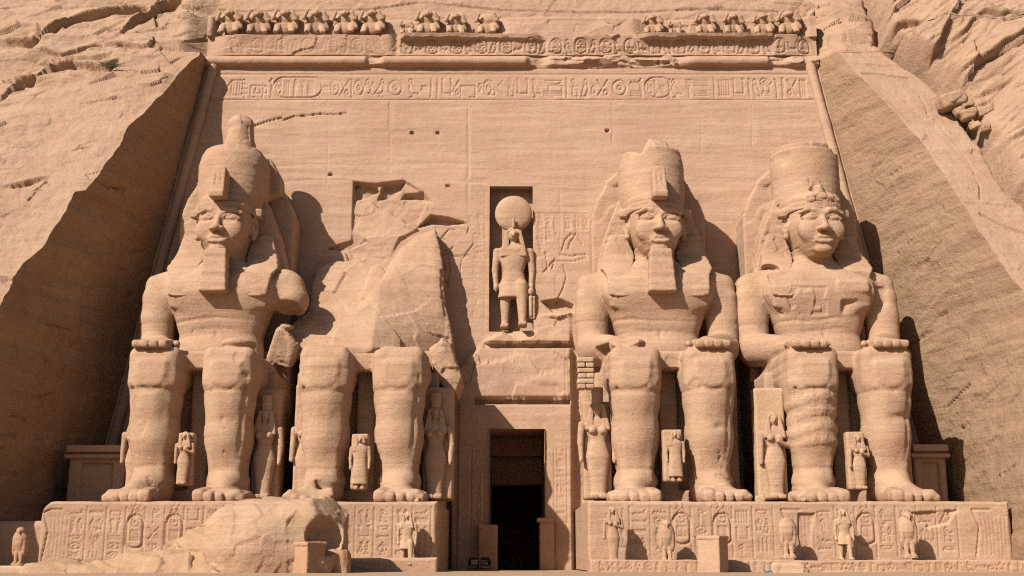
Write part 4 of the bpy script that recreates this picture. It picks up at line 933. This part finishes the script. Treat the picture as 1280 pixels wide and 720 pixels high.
# ------------------------------------------------------------------ smaller statues
def figure(kind, H, seed=0):
    """standing stone figure facing -Y, unit height 1 = sole to top of head; returns meshes scaled to H metres"""
    r = .011
    def done(v, nm, nz=.004): 
        me = v.mesh(nm, 0); P = np.empty(len(me.vertices) * 3, np.float32); me.vertices.foreach_get('co', P); P = P.reshape(-1, 3) * H
        P += (.02 * fbm(P[:, 0] + seed, P[:, 1], P[:, 2], 2.5, 3))[:, None] * .8; me.vertices.foreach_set('co', P.ravel()); me.update(); return me
    out = []
    b = Vol([(-.30, .30, r)], [(-.30, .16, r)], [(-.02, 1.06, r)])
    male = kind in ('god', 'prince', 'bearer')
    if kind == 'god' or kind == 'bearer':
        b.u(cone((-.075, 0, .42), (-.08, .02, .04), .062, .036), .02); b.u(cone((.075, -.05, .42), (.085, -.10, .04), .062, .036), .02)
        b.u(box((-.085, -.03, .02), (.04, .085, .022), .015), .02); b.u(box((.085, -.15, .02), (.04, .085, .022), .015), .02)
        b.u(torso([(.30, .150, .09, -.02), (.44, .128, .08, 0), (.56, .098, .07, 0), (.70, .135, .08, 0), (.78, .150, .08, 0), (.81, .12, .065, 0), (.84, .06, .05, 0)], 0, 0), .02)
        b.s_(cone((-.15, -.1, .555), (.15, -.1, .555), .006, .006), .01)
    elif kind in ('prince',):
        b.u(torso([(.10, .150, .08, 0), (.3, .135, .08, 0), (.56, .115, .07, 0), (.70, .14, .08, 0), (.78, .145, .08, 0), (.81, .10, .065, 0), (.84, .06, .05, 0)], 0, 0), .02)
        for s in (-1, 1): b.u(cone((s * .06, 0, .12), (s * .06, -.01, .03), .04, .036), .02); b.u(box((s * .06, -.05, .02), (.04, .08, .022), .015), .02)
    else:
        b.u(torso([(.03, .085, .07, 0), (.15, .088, .07, 0), (.30, .105, .075, 0), (.43, .125, .085, 0), (.52, .105, .075, 0), (.60, .082, .065, 0), (.70, .115, .075, 0), (.78, .135, .07, 0), (.81, .10, .06, 0), (.84, .055, .05, 0)], 0, 0), .02)
        for s in (-1, 1): b.u(ell((s * .055, -.075, .70), (.042, .04, .042)), .015); b.u(box((s * .045, -.06, .025), (.042, .09, .025), .015), .02)
        b.s_(cone((0, -.12, .42), (0, -.12, .05), .012, .01), .03)
    if kind == 'child_arm' or kind == 'queen_arm':
        b.u(cone((.15, 0, .76), (.17, -.01, .62), .036, .032), .015); b.u(cone((.17, -.02, .61), (.02, -.11, .66), .032, .024), .015)
        b.u(cone((-.15, 0, .76), (-.165, 0, .42), .036, .028), .015)
    else:
        for s in (-1, 1):
            b.u(cone((s * .16, 0, .765), (s * .178, 0, .58), .038, .032), .015); b.u(cone((s * .178, 0, .58), (s * .17, -.02, .43), .031, .024), .012)
            b.u(ell((s * .17, -.03, .40), (.024, .032, .034)), .01)
            for q in range(4): b.u(cone((s * .17, -.05 + .014 * q, .40), (s * .168, -.05 + .014 * q, .365), .008, .007), .003)
    b.u(cone((0, .005, .82), (0, -.01, .90), .04, .045), .02)
    if kind == 'god':
        b.u(ell((0, -.02, .92), (.062, .075, .065)), .02); b.u(cone((0, -.09, .925), (0, -.135, .895), .022, .010), .02)
        for s in (-1, 1): b.u(ell((s * .035, -.08, .94), (.014, .012, .012)), .004)
    else:
        b.u(ell((0, -.015, .925), (.056, .068, .072)), .02)
        b.u(cone((0, -.082, .935), (0, -.094, .912), .007, .011), .006)
        for s in (-1, 1):
            b.s_(ell((s * .023, -.086, .936), (.014, .012, .009)), .006); b.u(ell((s * .023, -.076, .936), (.011, .009, .006)), .002)
            b.u(ell((s * .058, -.005, .925), (.012, .016, .022)), .006)
        b.u(cone((-.017, -.080, .893), (.017, -.080, .893), .006, .006), .004)
    out.append(('body', done(b, 'body')))
    w = Vol([(-.20, .20, r)], [(-.16, .16, r)], [(.60, 1.06, r)])
    if kind in ('prince', 'queen', 'queen_arm', 'child_arm', 'god', 'bearer'):
        w.u(ell((0, .015, .945), (.075, .082, .07)), 0)
        def f(X, Y, Z): 
            hw = lin(Z, [(.70, .130), (.80, .115), (.95, .078)]); lo = .70
            return np.maximum(np.maximum(np.abs(X) - hw, np.abs(Y + .004) - (.062 + .1 * np.maximum(0, .85 - Z))), np.maximum(Z - .97, lo - Z))
        w.u((f, (-.14, .14, -.1, .1, .68, .98)), .02)
        w.s_(ell((0, -.09, .92), (.052, .075, .062)), .006); w.s_(box((0, -.09, .80), (.042, .07, .14), .01), .006)
        if kind == 'prince': w.s_(box((.1, -.06, .75), (.11, .1, .10), .01), .01)
    out.append(('headdress', done(w, 'headdress')))
    if kind in ('queen',):
        c = Vol([(-.1, .1, r)], [(-.1, .12, r)], [(.96, 1.2, r)]); c.u(torso([(.98, .06, .06, 0), (1.15, .068, .068, 0)], 0, .01), 0); out.append(('crown', done(c, 'crown')))
    if kind == 'god':
        c = Vol([(-.2, .2, r)], [(-.1, .16, r)], [(.95, 1.35, r)]); c.u(ell((0, .02, 1.155), (.182, .07, .182)), 0); c.u(cone((0, -.05, 1.0), (0, -.07, 1.08), .018, .012), .01); out.append(('sun_disc', done(c, 'sun_disc')))
    return out
def place_fig(kind, u, v, y, H, label, slab=None, group=None, cat='statue', name='standing_statue', mat=None, rz=0.0, tilt=0.0):
    x, z = WY(u, v, y); t = empty(name, (x, y, z), label, cat, group); t.rotation_euler = (0, tilt, rz)
    for nm, me in figure(kind, H, u * .1): link(nm, me, mat or M_statue, t)
    if slab:
        hw, top, x_off, th = slab; v_ = Vol([(-hw - .2 + x_off, hw + .2 + x_off, .06)], [(-.2, th + .4, .08)], [(-.2, top + .2, .06)])
        v_.u(box((x_off, th / 2 + .12, top / 2), (hw, th / 2, top / 2), .06), 0); link('back_slab', v_.mesh('back_slab', .03, 1.5), M_pale if u == 971 else (mat or M_statue), t)
    return t
GQ = 'royal family figures beside the legs of the giants'
place_fig('queen', 748, 624, -7.0, 4.25, 'tall standing queen statue with heavy wig, left of the right hand giants beside the doorway', (.62, 4.3, 0, .9), GQ)
place_fig('prince', 845, 602, -8.0, 2.15, 'small kilted figure between the shins of the giant right of the doorway', (.42, 2.25, -.08, .5), GQ)
place_fig('queen_arm', 971, 624, -7.0, 3.75, 'standing queen statue before a pale slab, between the two right hand giants', (.66, 4.9, -.1, .9), GQ)
place_fig('child_arm', 1076, 612, -7.9, 2.35, 'small figure with one arm over the chest between the shins of the rightmost giant', (.40, 2.5, -.05, .5), GQ)
place_fig('child_arm', 228, 606, -7.9, 2.25, 'small figure with folded arm between the shins of the leftmost giant', (.34, 2.25, 0, .5), GQ)
place_fig('queen', 328, 624, -6.4, 4.0, 'standing queen in deep shade right of the leftmost giant\'s legs', (.62, 4.9, 0, 1.5), GQ)
place_fig('queen_arm', 381, 622, -6.9, 3.9, 'standing figure half hidden at the left shin of the ruined giant', (.50, 5.0, -.1, .9), GQ)
place_fig('prince', 449, 612, -8.0, 2.3, 'small kilted figure between the shins of the ruined giant', (.36, 2.4, -.05, .5), GQ)
place_fig('queen', 543, 624, -6.2, 4.1, 'standing queen in shade right of the ruined giant\'s legs, nearest the doorway', (.68, 5.0, .1, 1.6), GQ)
place_fig('child_arm', 166, 620, -5.8, 3.6, 'standing figure in shade tucked behind the outer left leg of the leftmost giant', (.45, 4.4, 0, .8), GQ)
g = place_fig('god', 642, 412, 1.30, 5.45, 'striding falcon headed god crowned with a sun disc, standing in the wall niche', None, None, 'statue', 'niche_statue')
gx = .62; v_ = Vol([(.5, 1.3, .04)], [(-.7, .1, .04)], [(.4, 2.6, .04)])
v_.u(box((.93, -.22, 1.1), (.20, .16, .62), .05), 0); v_.u(box((.90, -.36, 1.15), (.07, .10, .55), .04), .03); v_.u(ell((.9, -.35, 1.95), (.17, .14, .2)), .05)
link('staff', v_.mesh('staff', .02, 3), M_statue, g)
GS = 'small statues standing along the ledge before the bases'
LY = PY - 1.1
place_fig('bearer', 508, 706, PY - .75, 2.05, 'small worn standing figure on the ledge in front of the ruined giant\'s base', (.16, 1.9, 0, .12), GS, 'statue', 'small_statue', M_pale)
place_fig('queen_arm', 767, 702, LY, 2.15, 'slim standing figure at the left end of the ledge right of the doorway', (.14, 2.2, 0, .12), GS, 'statue', 'small_statue')
place_fig('bearer', 1057, 700, LY, 2.0, 'standing figure with a paler skirt on the ledge below the rightmost giant', (.15, 1.9, 0, .14), GS, 'statue', 'small_statue', M_pale)
def falcon(u, v, y, H, label, mat, slim=False, headless=False, rz=0):
    x, z = WY(u, v, y); t = empty('falcon_statue', (x, y, z), label, 'statue', GS if u > 700 else None); t.scale = (H,) * 3; t.rotation_euler = (0, 0, rz)
    b = Vol([(-.35, .35, .018)], [(-.45, .45, .018)], [(-.05, 1.1, .018)])
    b.u(torso([(.02, .17, .2, 0), (.08, .16, .19, 0)], 0, 0, 4), .01)
    for s in (-1, 1): b.u(cone((s * .065, -.04, .34), (s * .065, -.05, .09), .062, .05), .02); b.u(box((s * .065, -.11, .085), (.045, .08, .03), .02), .02)
    b.u(torso([(.10, .07, .08, .12), (.25, .10, .10, .08), (.40, .145, .13, .04), (.58, .185, .16, 0), (.74, .205 if not slim else .18, .16, 0), (.84, .16, .14, 0), (.92, .10, .11, -.02)], 0, 0, 2.2), .04)
    for s in (-1, 1): b.u(ell((s * .14, .02, .56), (.065, .13, .30), rx=-.08), .03); b.s_(cone((s * .125, -.14, .76), (s * .07, -.11, .34), .010, .007), .02)
    link('body', b.mesh('body', .008, 6), mat, t)
    if not headless:
        h = Vol([(-.16, .16, .014)], [(-.3, .15, .014)], [(.75, 1.08, .014)]); h.u(ell((0, -.035, .92), (.115, .125, .10)), 0); h.u(cone((0, -.15, .90), (0, -.20, .85), .035, .012), .03)
        for s in (-1, 1): h.u(ell((s * .075, -.12, .92), (.022, .02, .018)), .005)
        link('head', h.mesh('head', .004, 6), mat, t)
    return t
falcon(834, 704, LY, 1.68, 'stone falcon facing outward on the ledge, between the slim figure and the stone post', M_statue, True)
falcon(986, 699, LY, 1.75, 'headless broad shouldered falcon beside the dark hole in the right hand base', M_statue, False, True)
falcon(1137, 699, LY, 1.85, 'tall stone falcon at the right end of the ledge', M_statue, True)
falcon(23, 708, PY - 1.4, 1.5, 'small stone falcon in the shade at the far left end of the base', M_red)
solid_box('left_plinth', *([WY(-6, 709, PY - 2.0)[0], WY(33, 709, PY - 2.0)[0]]), PY - 2.2, PY - .9, .9, WY(0, 707, PY - 1.8)[1], M_pale, pedL)

# ------------------------------------------------------------------ baboon frieze
def baboon():
    t = empty('baboon_statue', (0, 0, 0), '', 'statue', 'row of stone baboons above the cornice')
    b = Vol([(-.62, .62, .028)], [(-.5, .45, .028)], [(-.04, 1.35, .028)])
    b.u(ell((.0, .12, .45), (.30, .24, .42)), 0); b.u(ell((.04, .06, .92), (.46, .28, .34)), .1); b.u(cone((.36, .02, .95), (.42, -.02, .35), .14, .13), .1)        # haunches and mane
    for s in (-1, 1):
        b.u(cone((s * .26, -.02, .5), (s * .30, -.22, .06), .15, .12), .06); b.u(box((s * .30, -.3, .05), (.1, .15, .06), .04), .03)
        b.u(cone((s * .36, -.05, .86), (s * .46, -.28, .72), .10, .08), .05); b.u(cone((s * .46, -.28, .72), (s * .34, -.40, 1.02), .08, .065), .03); b.u(ell((s * .33, -.42, 1.08), (.07, .05, .09)), .03)
    link('body', b.mesh('body', .02, 4), M_statue, t)
    h = Vol([(-.35, .35, .025)], [(-.6, .2, .025)], [(.75, 1.4, .025)])
    h.u(ell((0, -.12, 1.08), (.22, .24, .21)), 0); h.u(cone((0, -.25, 1.03), (0, -.44, .98), .12, .085), .05)
    for s in (-1, 1): h.s_(ell((s * .075, -.34, 1.12), (.04, .05, .035)), .02); h.u(ell((s * .2, -.1, 1.12), (.05, .05, .06)), .02)
    h.s_(cone((-.06, -.52, .95), (.06, -.52, .95), .015, .015), .01)
    link('head', h.mesh('head', .015, 4), M_statue, t)
    return t
proto = baboon()
BAB = [(287, 1.0, 1, 'leftmost intact stone baboon with raised hands, beside the dark rock cleft'), (322, .96, 1, 'second stone baboon from the left of the frieze'), (356, 1.0, 1, 'third stone baboon from the left of the frieze'),
       (394, 1.0, 1, 'fourth stone baboon from the left of the frieze'), (431, .98, 1, 'fifth stone baboon from the left, next to last before the broken joint'), (465, 1.0, 1, 'sixth stone baboon from the left, last before the broken joint'),
       (508, .55, 0, 'small worn stump of a baboon just right of the broken joint'), (534, .95, 1, 'stone baboon with raised hands above the left end of the deep overhang'), (569, .85, 1, 'half worn baboon in the middle of the broken group'), (609, .9, 0, 'headless baboon at the right end of the middle group'),
       (816, .8, 1, 'worn baboon at the left end of the right hand overhang'), (843, .55, 0, 'small broken baboon under a rock crack'), (881, .85, 1, 'worn baboon third from the left above the right hand overhang'), (916, .85, 1, 'worn baboon second from right above the right hand overhang'),
       (954, .85, 1, 'worn baboon at the right end of the right hand overhang'), (986, .95, 1, 'rightmost baboon in a round topped hollow at the end of the frieze')]
for k, (u, sc, head, lab) in enumerate(BAB):
    if k == 0: t = proto
    else:
        t = proto.copy(); COL.objects.link(t)
        for ch in list(proto.children):
            if ch.name.startswith('head') and not head: continue
            c = ch.copy(); COL.objects.link(c); c.parent = t
    t['label'] = lab; t.location = (WY(u, 36, 2.25)[0], 2.28, CZ1 + .16); t.scale = (sc * 1.42, sc, sc * 1.12); t.rotation_euler = (0, 0, rad((-8, 5, 0, 9, -6)[k % 5]))

# ------------------------------------------------------------------ broken rock
def prism_rock(name, poly, y, front, back, mat, parent=None, res=.07, noise=.05, fac=(.12, .7), local=None, seed=1, root=True):
    """rock whose seen outline is the polygon at depth y; front(X,Z) gives the depth of its face"""
    P = [WY(u, v, y) for u, v in poly]; xs = [p[0] for p in P]; zs = [p[1] for p in P]
    ylo = float(np.min(front(np.array(xs), np.array(zs)))) - 1.5
    v = Vol([(min(xs) - .5, max(xs) + .5, res)], [(ylo - .3, back + .4, res * 1.2)], [(min(zs) - .5, max(zs) + .5, res)])
    def f(X, Y, Z):
        X2 = X[:, 0, :] + 0 * Z[:, 0, :]; Z2 = Z[:, 0, :] + 0 * X[:, 0, :]
        wob = .14 * fbm(X2, Z2, X2 * 0 + seed, .9, 4)
        m = poly_mask(X2, Z2, P) + wob; fr = front(X2, Z2) - .25 * np.minimum(0, m - .35) + fac[0] * facets(X2 + wob, Z2, fac[1] * 2.2, 1.3, seed, .6)
        return np.maximum(np.maximum(-m[:, None, :], fr[:, None, :] - Y), Y - back) * .75
    ylo = float(np.min(front(np.array(xs), np.array(zs)))) - 1.5
    v.u((f, (min(xs) - .3, max(xs) + .3, ylo, back, min(zs) - .3, max(zs) + .3)), 0)
    me = v.mesh(name, noise, 1.6, .03, lambda x, y, z: fac[0] * .8 * facets(x + y, z + .3 * y, fac[1], 1.4, seed + 3))
    if local is not None:
        Q = np.empty(len(me.vertices) * 3, np.float32); me.vertices.foreach_get('co', Q); Q = (Q.reshape(-1, 3) - np.array(local[:3])) / local[3]
        me.vertices.foreach_set('co', Q.astype(np.float32).ravel()); me.update()
    return link(name, me, mat, parent)
ruin = [o for o in COL.objects if o.name.startswith('colossal_statue') and 'ruined' in o['label']][0]
LOC = (SX['ruin'], 1.0, PZ, 1.02)
zA0, zA1 = WY(500, 440, -3)[1], WY(540, 285, -.5)[1]
def frA(X, Z):
    t = np.clip((Z - zA0) / (zA1 - zA0), 0, 1); a = np.clip((X + 3.4) / -3.2, 0, 1)
    return fy(Z) - 1.25 - (1 - t) ** 1.15 * (1.1 + 2.9 * a) + .75 * a * t
prism_rock('broken_torso', [(541, 274), (548, 310), (553, 345), (558, 390), (563, 425), (568, 452), (470, 456), (405, 456), (412, 430), (432, 402), (456, 374), (474, 348), (483, 322), (496, 298), (518, 280)], -1.6, frA, 2.4, M_statue, ruin, .07, .05, (.10, 2.2), LOC, 2)
zB0, zB1 = WY(400, 440, -3)[1], WY(400, 310, -.5)[1]
def frB(X, Z):
    t = np.clip((Z - zB0) / (zB1 - zB0), 0, 1); return fy(Z) - .55 - 3.2 * (1 - t) ** 1.5
prism_rock('broken_torso', [(354, 448), (360, 425), (366, 404), (380, 386), (384, 345), (390, 322), (402, 312), (436, 309), (470, 322), (492, 350), (490, 448)], -1.6, frB, 2.4, M_statue, ruin, .07, .05, (.09, 1.8), LOC, 5)
prism_rock('broken_arm_stump', [(541, 446), (556, 430), (566, 440), (578, 480), (574, 500), (560, 498), (545, 470)], -3.0, lambda X, Z: -5.2 + 0 * X, -2.0, M_statue, ruin, .07, .04, (.06, .6), LOC, 7)
def boulder(name, c, r, label, cat, mat, rot=0, seed=0, res=.07, fac=.12, group=None, extra=None, cut=None):
    o = None; m = max(r) + .35
    v = Vol([(-m, m, res)], [(-m, m, res)], [(-m, m, res)])
    v.u(box((0, 0, 0), r, min(r) * .55, ry=rot), 0)
    if extra: extra(v)
    rs = random.Random(seed)
    for q in range(5):
        a = rs.uniform(0, 6.28); b = rs.uniform(-.6, .9); n = (math.cos(a) * math.cos(b), math.sin(a) * math.cos(b) * .8, math.sin(b)); d = rs.uniform(.72, .95) * (abs(n[0]) * r[0] + abs(n[1]) * r[1] + abs(n[2]) * r[2]) * .86
        v.s_((lambda X, Y, Z, n=n, d=d: d - (X * n[0] + Y * n[1] + Z * n[2]), (-m, m, -m, m, -m, m)), .06)
    me = v.mesh(name, .05, 1.6, .02, lambda x, y, z: fac * facets(x + y * .7 + seed, z + y * .3, .7, 1.4, seed % 7))
    o = link(name, me, mat); o.location = c; return tag(o, label, cat, group)
# the fallen upper body of the ruined giant, lying before its base
c = W(345, 682, -13.9)
def fx(v):
    v.u(ell((-.5, -.1, .05), (2.2, 1.8, 1.75)), .3); v.u(ell((1.7, .2, .3), (1.25, 1.3, 1.5)), .3)
    v.s_(ell((2.1, -1.2, .35), (.75, .9, .75)), .1); v.u(cone((-2.3, -1.1, -1.15), (1.1, -1.75, -1.6), .13, .13), .12)
    v.s_(cone((-2.4, -1.2, -.9), (1.0, -1.9, -1.32), .06, .06), .06); v.s_(cone((-1.0, -1.9, 1.2), (1.2, -1.8, -.4), .05, .04), .04); v.s_(cone((.2, -2.0, .6), (-.3, -2.0, -1.0), .04, .03), .04)
o = boulder('fallen_torso', c, (2.3, 1.5, 1.6), 'huge rounded block fallen from the ruined giant, lying against its base', 'fallen block', M_statue, .1, 4, .06, .045, None, fx)
c = W(286, 708, -13.3)
prism_rock('rubble_slab', [(150, 708), (186, 699), (214, 688), (236, 670), (254, 655), (272, 648), (284, 662), (290, 726), (130, 726)], -12.2, lambda X, Z: -12.4 - .9 * (3.4 - Z), -10.2, M_rough, None, .06, .05, (.14, .9), None, 3)
tag(COL.objects['rubble_slab'], 'layered slab of fallen rock leaning on the left base beside the big rounded block', 'rock')
o = prism_rock('rubble_slab', [(44, 706), (60, 702), (118, 706), (150, 696), (220, 686), (268, 690), (286, 720), (290, 740), (40, 740)], -13.6, lambda X, Z: -14.2 - .8 * (2.2 - Z), -12.4, M_rough, None, .06, .05, (.15, 1.0), None, 9)
tag(o, 'low wide slab of fallen rock along the bottom of the left base', 'rock')
BL = [(1191, 126, .62, .42, 'smooth boulder wedged at the top of the gully on the right hillside'), (1200, 139, .24, .2, 'small stone below the wedged boulder in the gully'), (1211, 143, .34, .26, 'squarish stone in the middle of the gully rubble'), (1218, 156, .26, .2, 'small pale stone low in the gully rubble'), (1229, 140, .40, .28, 'flat stone on the hillside edge beside the gully'), (1208, 130, .28, .22, 'dark edged stone in the crack right of the wedged boulder'), (1233, 160, .22, .2, 'lowest stone of the gully rubble')]
for k, (u, v, a, b, lab) in enumerate(BL):
    x, y, z = W(u, v, CA - .75, CB); boulder('boulder', (x, y, z), (a * 1.2, b * 1.2, b), lab, 'boulder', M_pale if k in (3,) else M_cliff, .3, 20 + k, .05, .05, 'loose stones in the hillside gully')
PB = [(950, 619, .17, 'white stone on the base edge in front of the queen between the right hand giants'), (337, 621, .10, 'pebble on the base beside the ruined giant\'s left foot'), (1052, 617, .10, 'pebble on the base between the feet of the rightmost giant'), (605, 0, 0, ''), (521, 628, .10, 'pebble at the base corner nearest the doorway'), (1004, 620, .10, 'pebble just right of the pale queen slab')]
for k, (u, v, a, lab) in enumerate(PB):
    if a: x, z = WY(u, v - 1, PY + .35); boulder('pebble', (x, PY + .35, PZ + a * .6), (a * 1.3, a, a), lab, 'stone', M_pale, .3, 40 + k, .03, .02, 'loose pebbles on the statue bases')
# stone posts before the bases
def post(name, u0, u1, v, y, rz, label, cap=True):
    a = WY(u0, v, y); b = WY(u1, v, y); w = (b[0] - a[0]) / 2 / (abs(math.cos(rz)) + abs(math.sin(rz))); t = empty(name, ((a[0] + b[0]) / 2, y, 1.1), label, 'stone post'); t.rotation_euler = (0, 0, rz); h = a[1] - 1.1
    v_ = Vol([(-w - .15, w + .15, .05)], [(-w - .15, w + .15, .05)], [(-.1, h + .1, .05)]); v_.u(box((0, 0, h / 2 - .06), (w * .93, w * .93, h / 2), .04), 0); link('shaft', v_.mesh('shaft', .03, 2.0), M_red if not cap else M_wall, t)
    v_ = Vol([(-w - .15, w + .15, .04)], [(-w - .15, w + .15, .04)], [(h - .3, h + .15, .04)]); v_.u(box((0, 0, h - .06), (w, w, .08), .03), 0); link('cap', v_.mesh('cap', .03, 3.0), M_red if not cap else M_wall, t)
    return t
post('stone_post', 362, 409, 678, -15.2, rad(-38), 'square stone post before the big fallen block, one side in shade', False)
post('stone_post', 869, 912, 670, -13.0, rad(-32), 'square stone post with worn cap before the right hand base')
boulder('stone_block', W(421, 712, -14.2), (.5, .5, .75), 'squared reddish block in the shade right of the left stone post', 'block', M_red, 0, 61, .05, .02)
boulder('stone_block', W(987, 713, -12.9), (.75, .4, .34), 'pale worn block lying below the headless falcon', 'block', M_pale, 0, 62, .05, .04)
x, y, z = W(961, 716, -13.2)
boulder('cloth_bundle', (x, y, z), (.16, .14, .15), 'blue grey bundle lying at the left end of the pale worn block', 'bundle', plain('blue_grey_cloth', (.16, .18, .25), .9), .4, 63, .025, .03)
# floodlights beside the doorway
blk = plain('black_metal', (.02, .02, .022), .5, .6); gls = plain('lamp_glass', (.25, .26, .27), .15)
def floodlight(u, v, label, rz):
    x, y, z = W(u, v, -1.8); t = empty('floodlight', (x, y, 1.2), label, 'floodlight', 'floodlights beside the doorway'); t.rotation_euler = (0, 0, rz)
    q = Vol([(-.3, .3, .02)], [(-.25, .25, .02)], [(.05, .65, .02)]); q.u(box((0, 0, .36), (.22, .12, .17), .03, rx=.4), 0)
    for k in range(4): q.s_(box((-.15 + .1 * k, .13, .36), (.02, .04, .15), .01, rx=.4), .01)
    link('housing', q.mesh('housing', 0), blk, t)
    q = Vol([(-.3, .3, .02)], [(-.3, .25, .02)], [(.05, .65, .02)]); q.u(box((0, -.12, .31), (.18, .012, .13), .008, rx=.4), 0); link('glass', q.mesh('glass', 0), gls, t)
    q = Vol([(-.36, .36, .018)], [(-.2, .2, .018)], [(-.05, .5, .018)]); q.u(box((0, 0, .02), (.26, .12, .02), .01), 0)
    for s in (-1, 1): q.u(box((s * .25, 0, .2), (.015, .03, .2), .01), 0)
    link('bracket', q.mesh('bracket', 0), blk, t)
floodlight(592, 711, 'black floodlight on the ground left of the doorway, nearer the base', .3)
floodlight(607, 711, 'black floodlight standing against the left doorway post', -.5)
# small rock cut chapels in the corners
for (u0, u1, v, yy, lab) in ((84, 160, 557, -4.2, 'small cornice topped chapel block in the dark left corner behind the leftmost giant'), (1140, 1184, 556, -3.6, 'small cornice topped chapel block in shadow beside the rightmost giant')):
    a = WY(u0, v, yy); b = WY(u1, v, yy); t = empty('chapel', ((a[0] + b[0]) / 2, yy, PZ - 1), lab, 'chapel', 'corner chapels beside the giants'); w = (b[0] - a[0]) / 2; h = a[1] - PZ + 1
    v_ = Vol([(-w - .3, w + .3, .07)], [(-.3, 4.5, .12)], [(-.2, h + .3, .06)]); v_.u(box((0, 2.2, h / 2), (w * .93, 2.1, h / 2), .04), 0); v_.s_(box((0, .05, h / 2 - .2), (w * .5, .25, h / 2 - .6), .03), .02); link('block', v_.mesh('block', .03, 1.2), M_wall, t)
    v_ = Vol([(-w - .3, w + .3, .06)], [(-.5, 1, .06)], [(h - .9, h + .3, .05)]); v_.u(box((0, .25, h - .15), (w, .42, .16), .03), 0); v_.u(cone((-w, .0, h - .5), (w, .0, h - .5), .12, .12), .02); link('cornice', v_.mesh('cornice', .02, 1.2), M_wall, t)
# dry shrub caught in the long crack
x, y, z = W(139, 84, CA - .3, CB); t = empty('dry_shrub', (x, y, z), 'small dry grey shrub growing from the long crack on the left cliff', 'shrub')
rs = random.Random(2); Vv = []; Ff = []
for k in range(170):
    a = rs.uniform(0, 6.28); e = rs.uniform(-.2, 1.4); L = rs.uniform(.25, .65); d = Vector((math.cos(a) * math.cos(e) * 1.5, -abs(math.sin(a)) * math.cos(e), math.sin(e) * .7)) * L
    s0 = Vector((rs.uniform(-.3, .3), 0, rs.uniform(-.1, .1))); p = Vector((rs.uniform(-1, 1), rs.uniform(-1, 1), rs.uniform(-1, 1))).normalized() * .014
    m_ = s0 + d * .5 + Vector((0, 0, .05)); b = len(Vv); Vv += [s0 - p, s0 + p, m_ + p, m_ - p, s0 + d]; Ff += [(b, b + 1, b + 2, b + 3), (b + 3, b + 2, b + 4, b + 4)]
me = bpy.data.meshes.new('twigs'); me.from_pydata([tuple(q) for q in Vv], [], [f if f[2] != f[3] else f[:3] for f in Ff]); link('twigs', me, plain('dry_twigs', (.20, .15, .10), .9), t)
# masonry prop under the broken hand
x0, z0 = WY(722, 486, -8.4); x1, z1 = WY(743, 446, -8.4)
t = empty('masonry_prop', ((x0 + x1) / 2, -8.1, z0), 'stack of small repair blocks under the broken hand of the bearded giant beside the doorway', 'masonry')
nz_ = 6; hh = (z1 - z0) / nz_; rs = random.Random(8)
for k in range(nz_):
    nb = 1 if k % 2 else 2; w = x1 - x0
    for q in range(nb):
        a = -w / 2 + q * w / nb; c_ = (a + w / nb / 2 + rs.uniform(-.02, .02), 0, hh * (k + .5)); hw = w / nb / 2 - .012
        v_ = Vol([(c_[0] - hw - .1, c_[0] + hw + .1, .035)], [(-.45, .5, .06)], [(c_[2] - hh / 2 - .1, c_[2] + hh / 2 + .1, .03)]); v_.u(box(c_, (hw, .32 + rs.uniform(-.03, .03), hh / 2 - .012), .03), 0)
        link('block', v_.mesh('block', .01, 4), M_pale if k % 3 else M_statue, t)
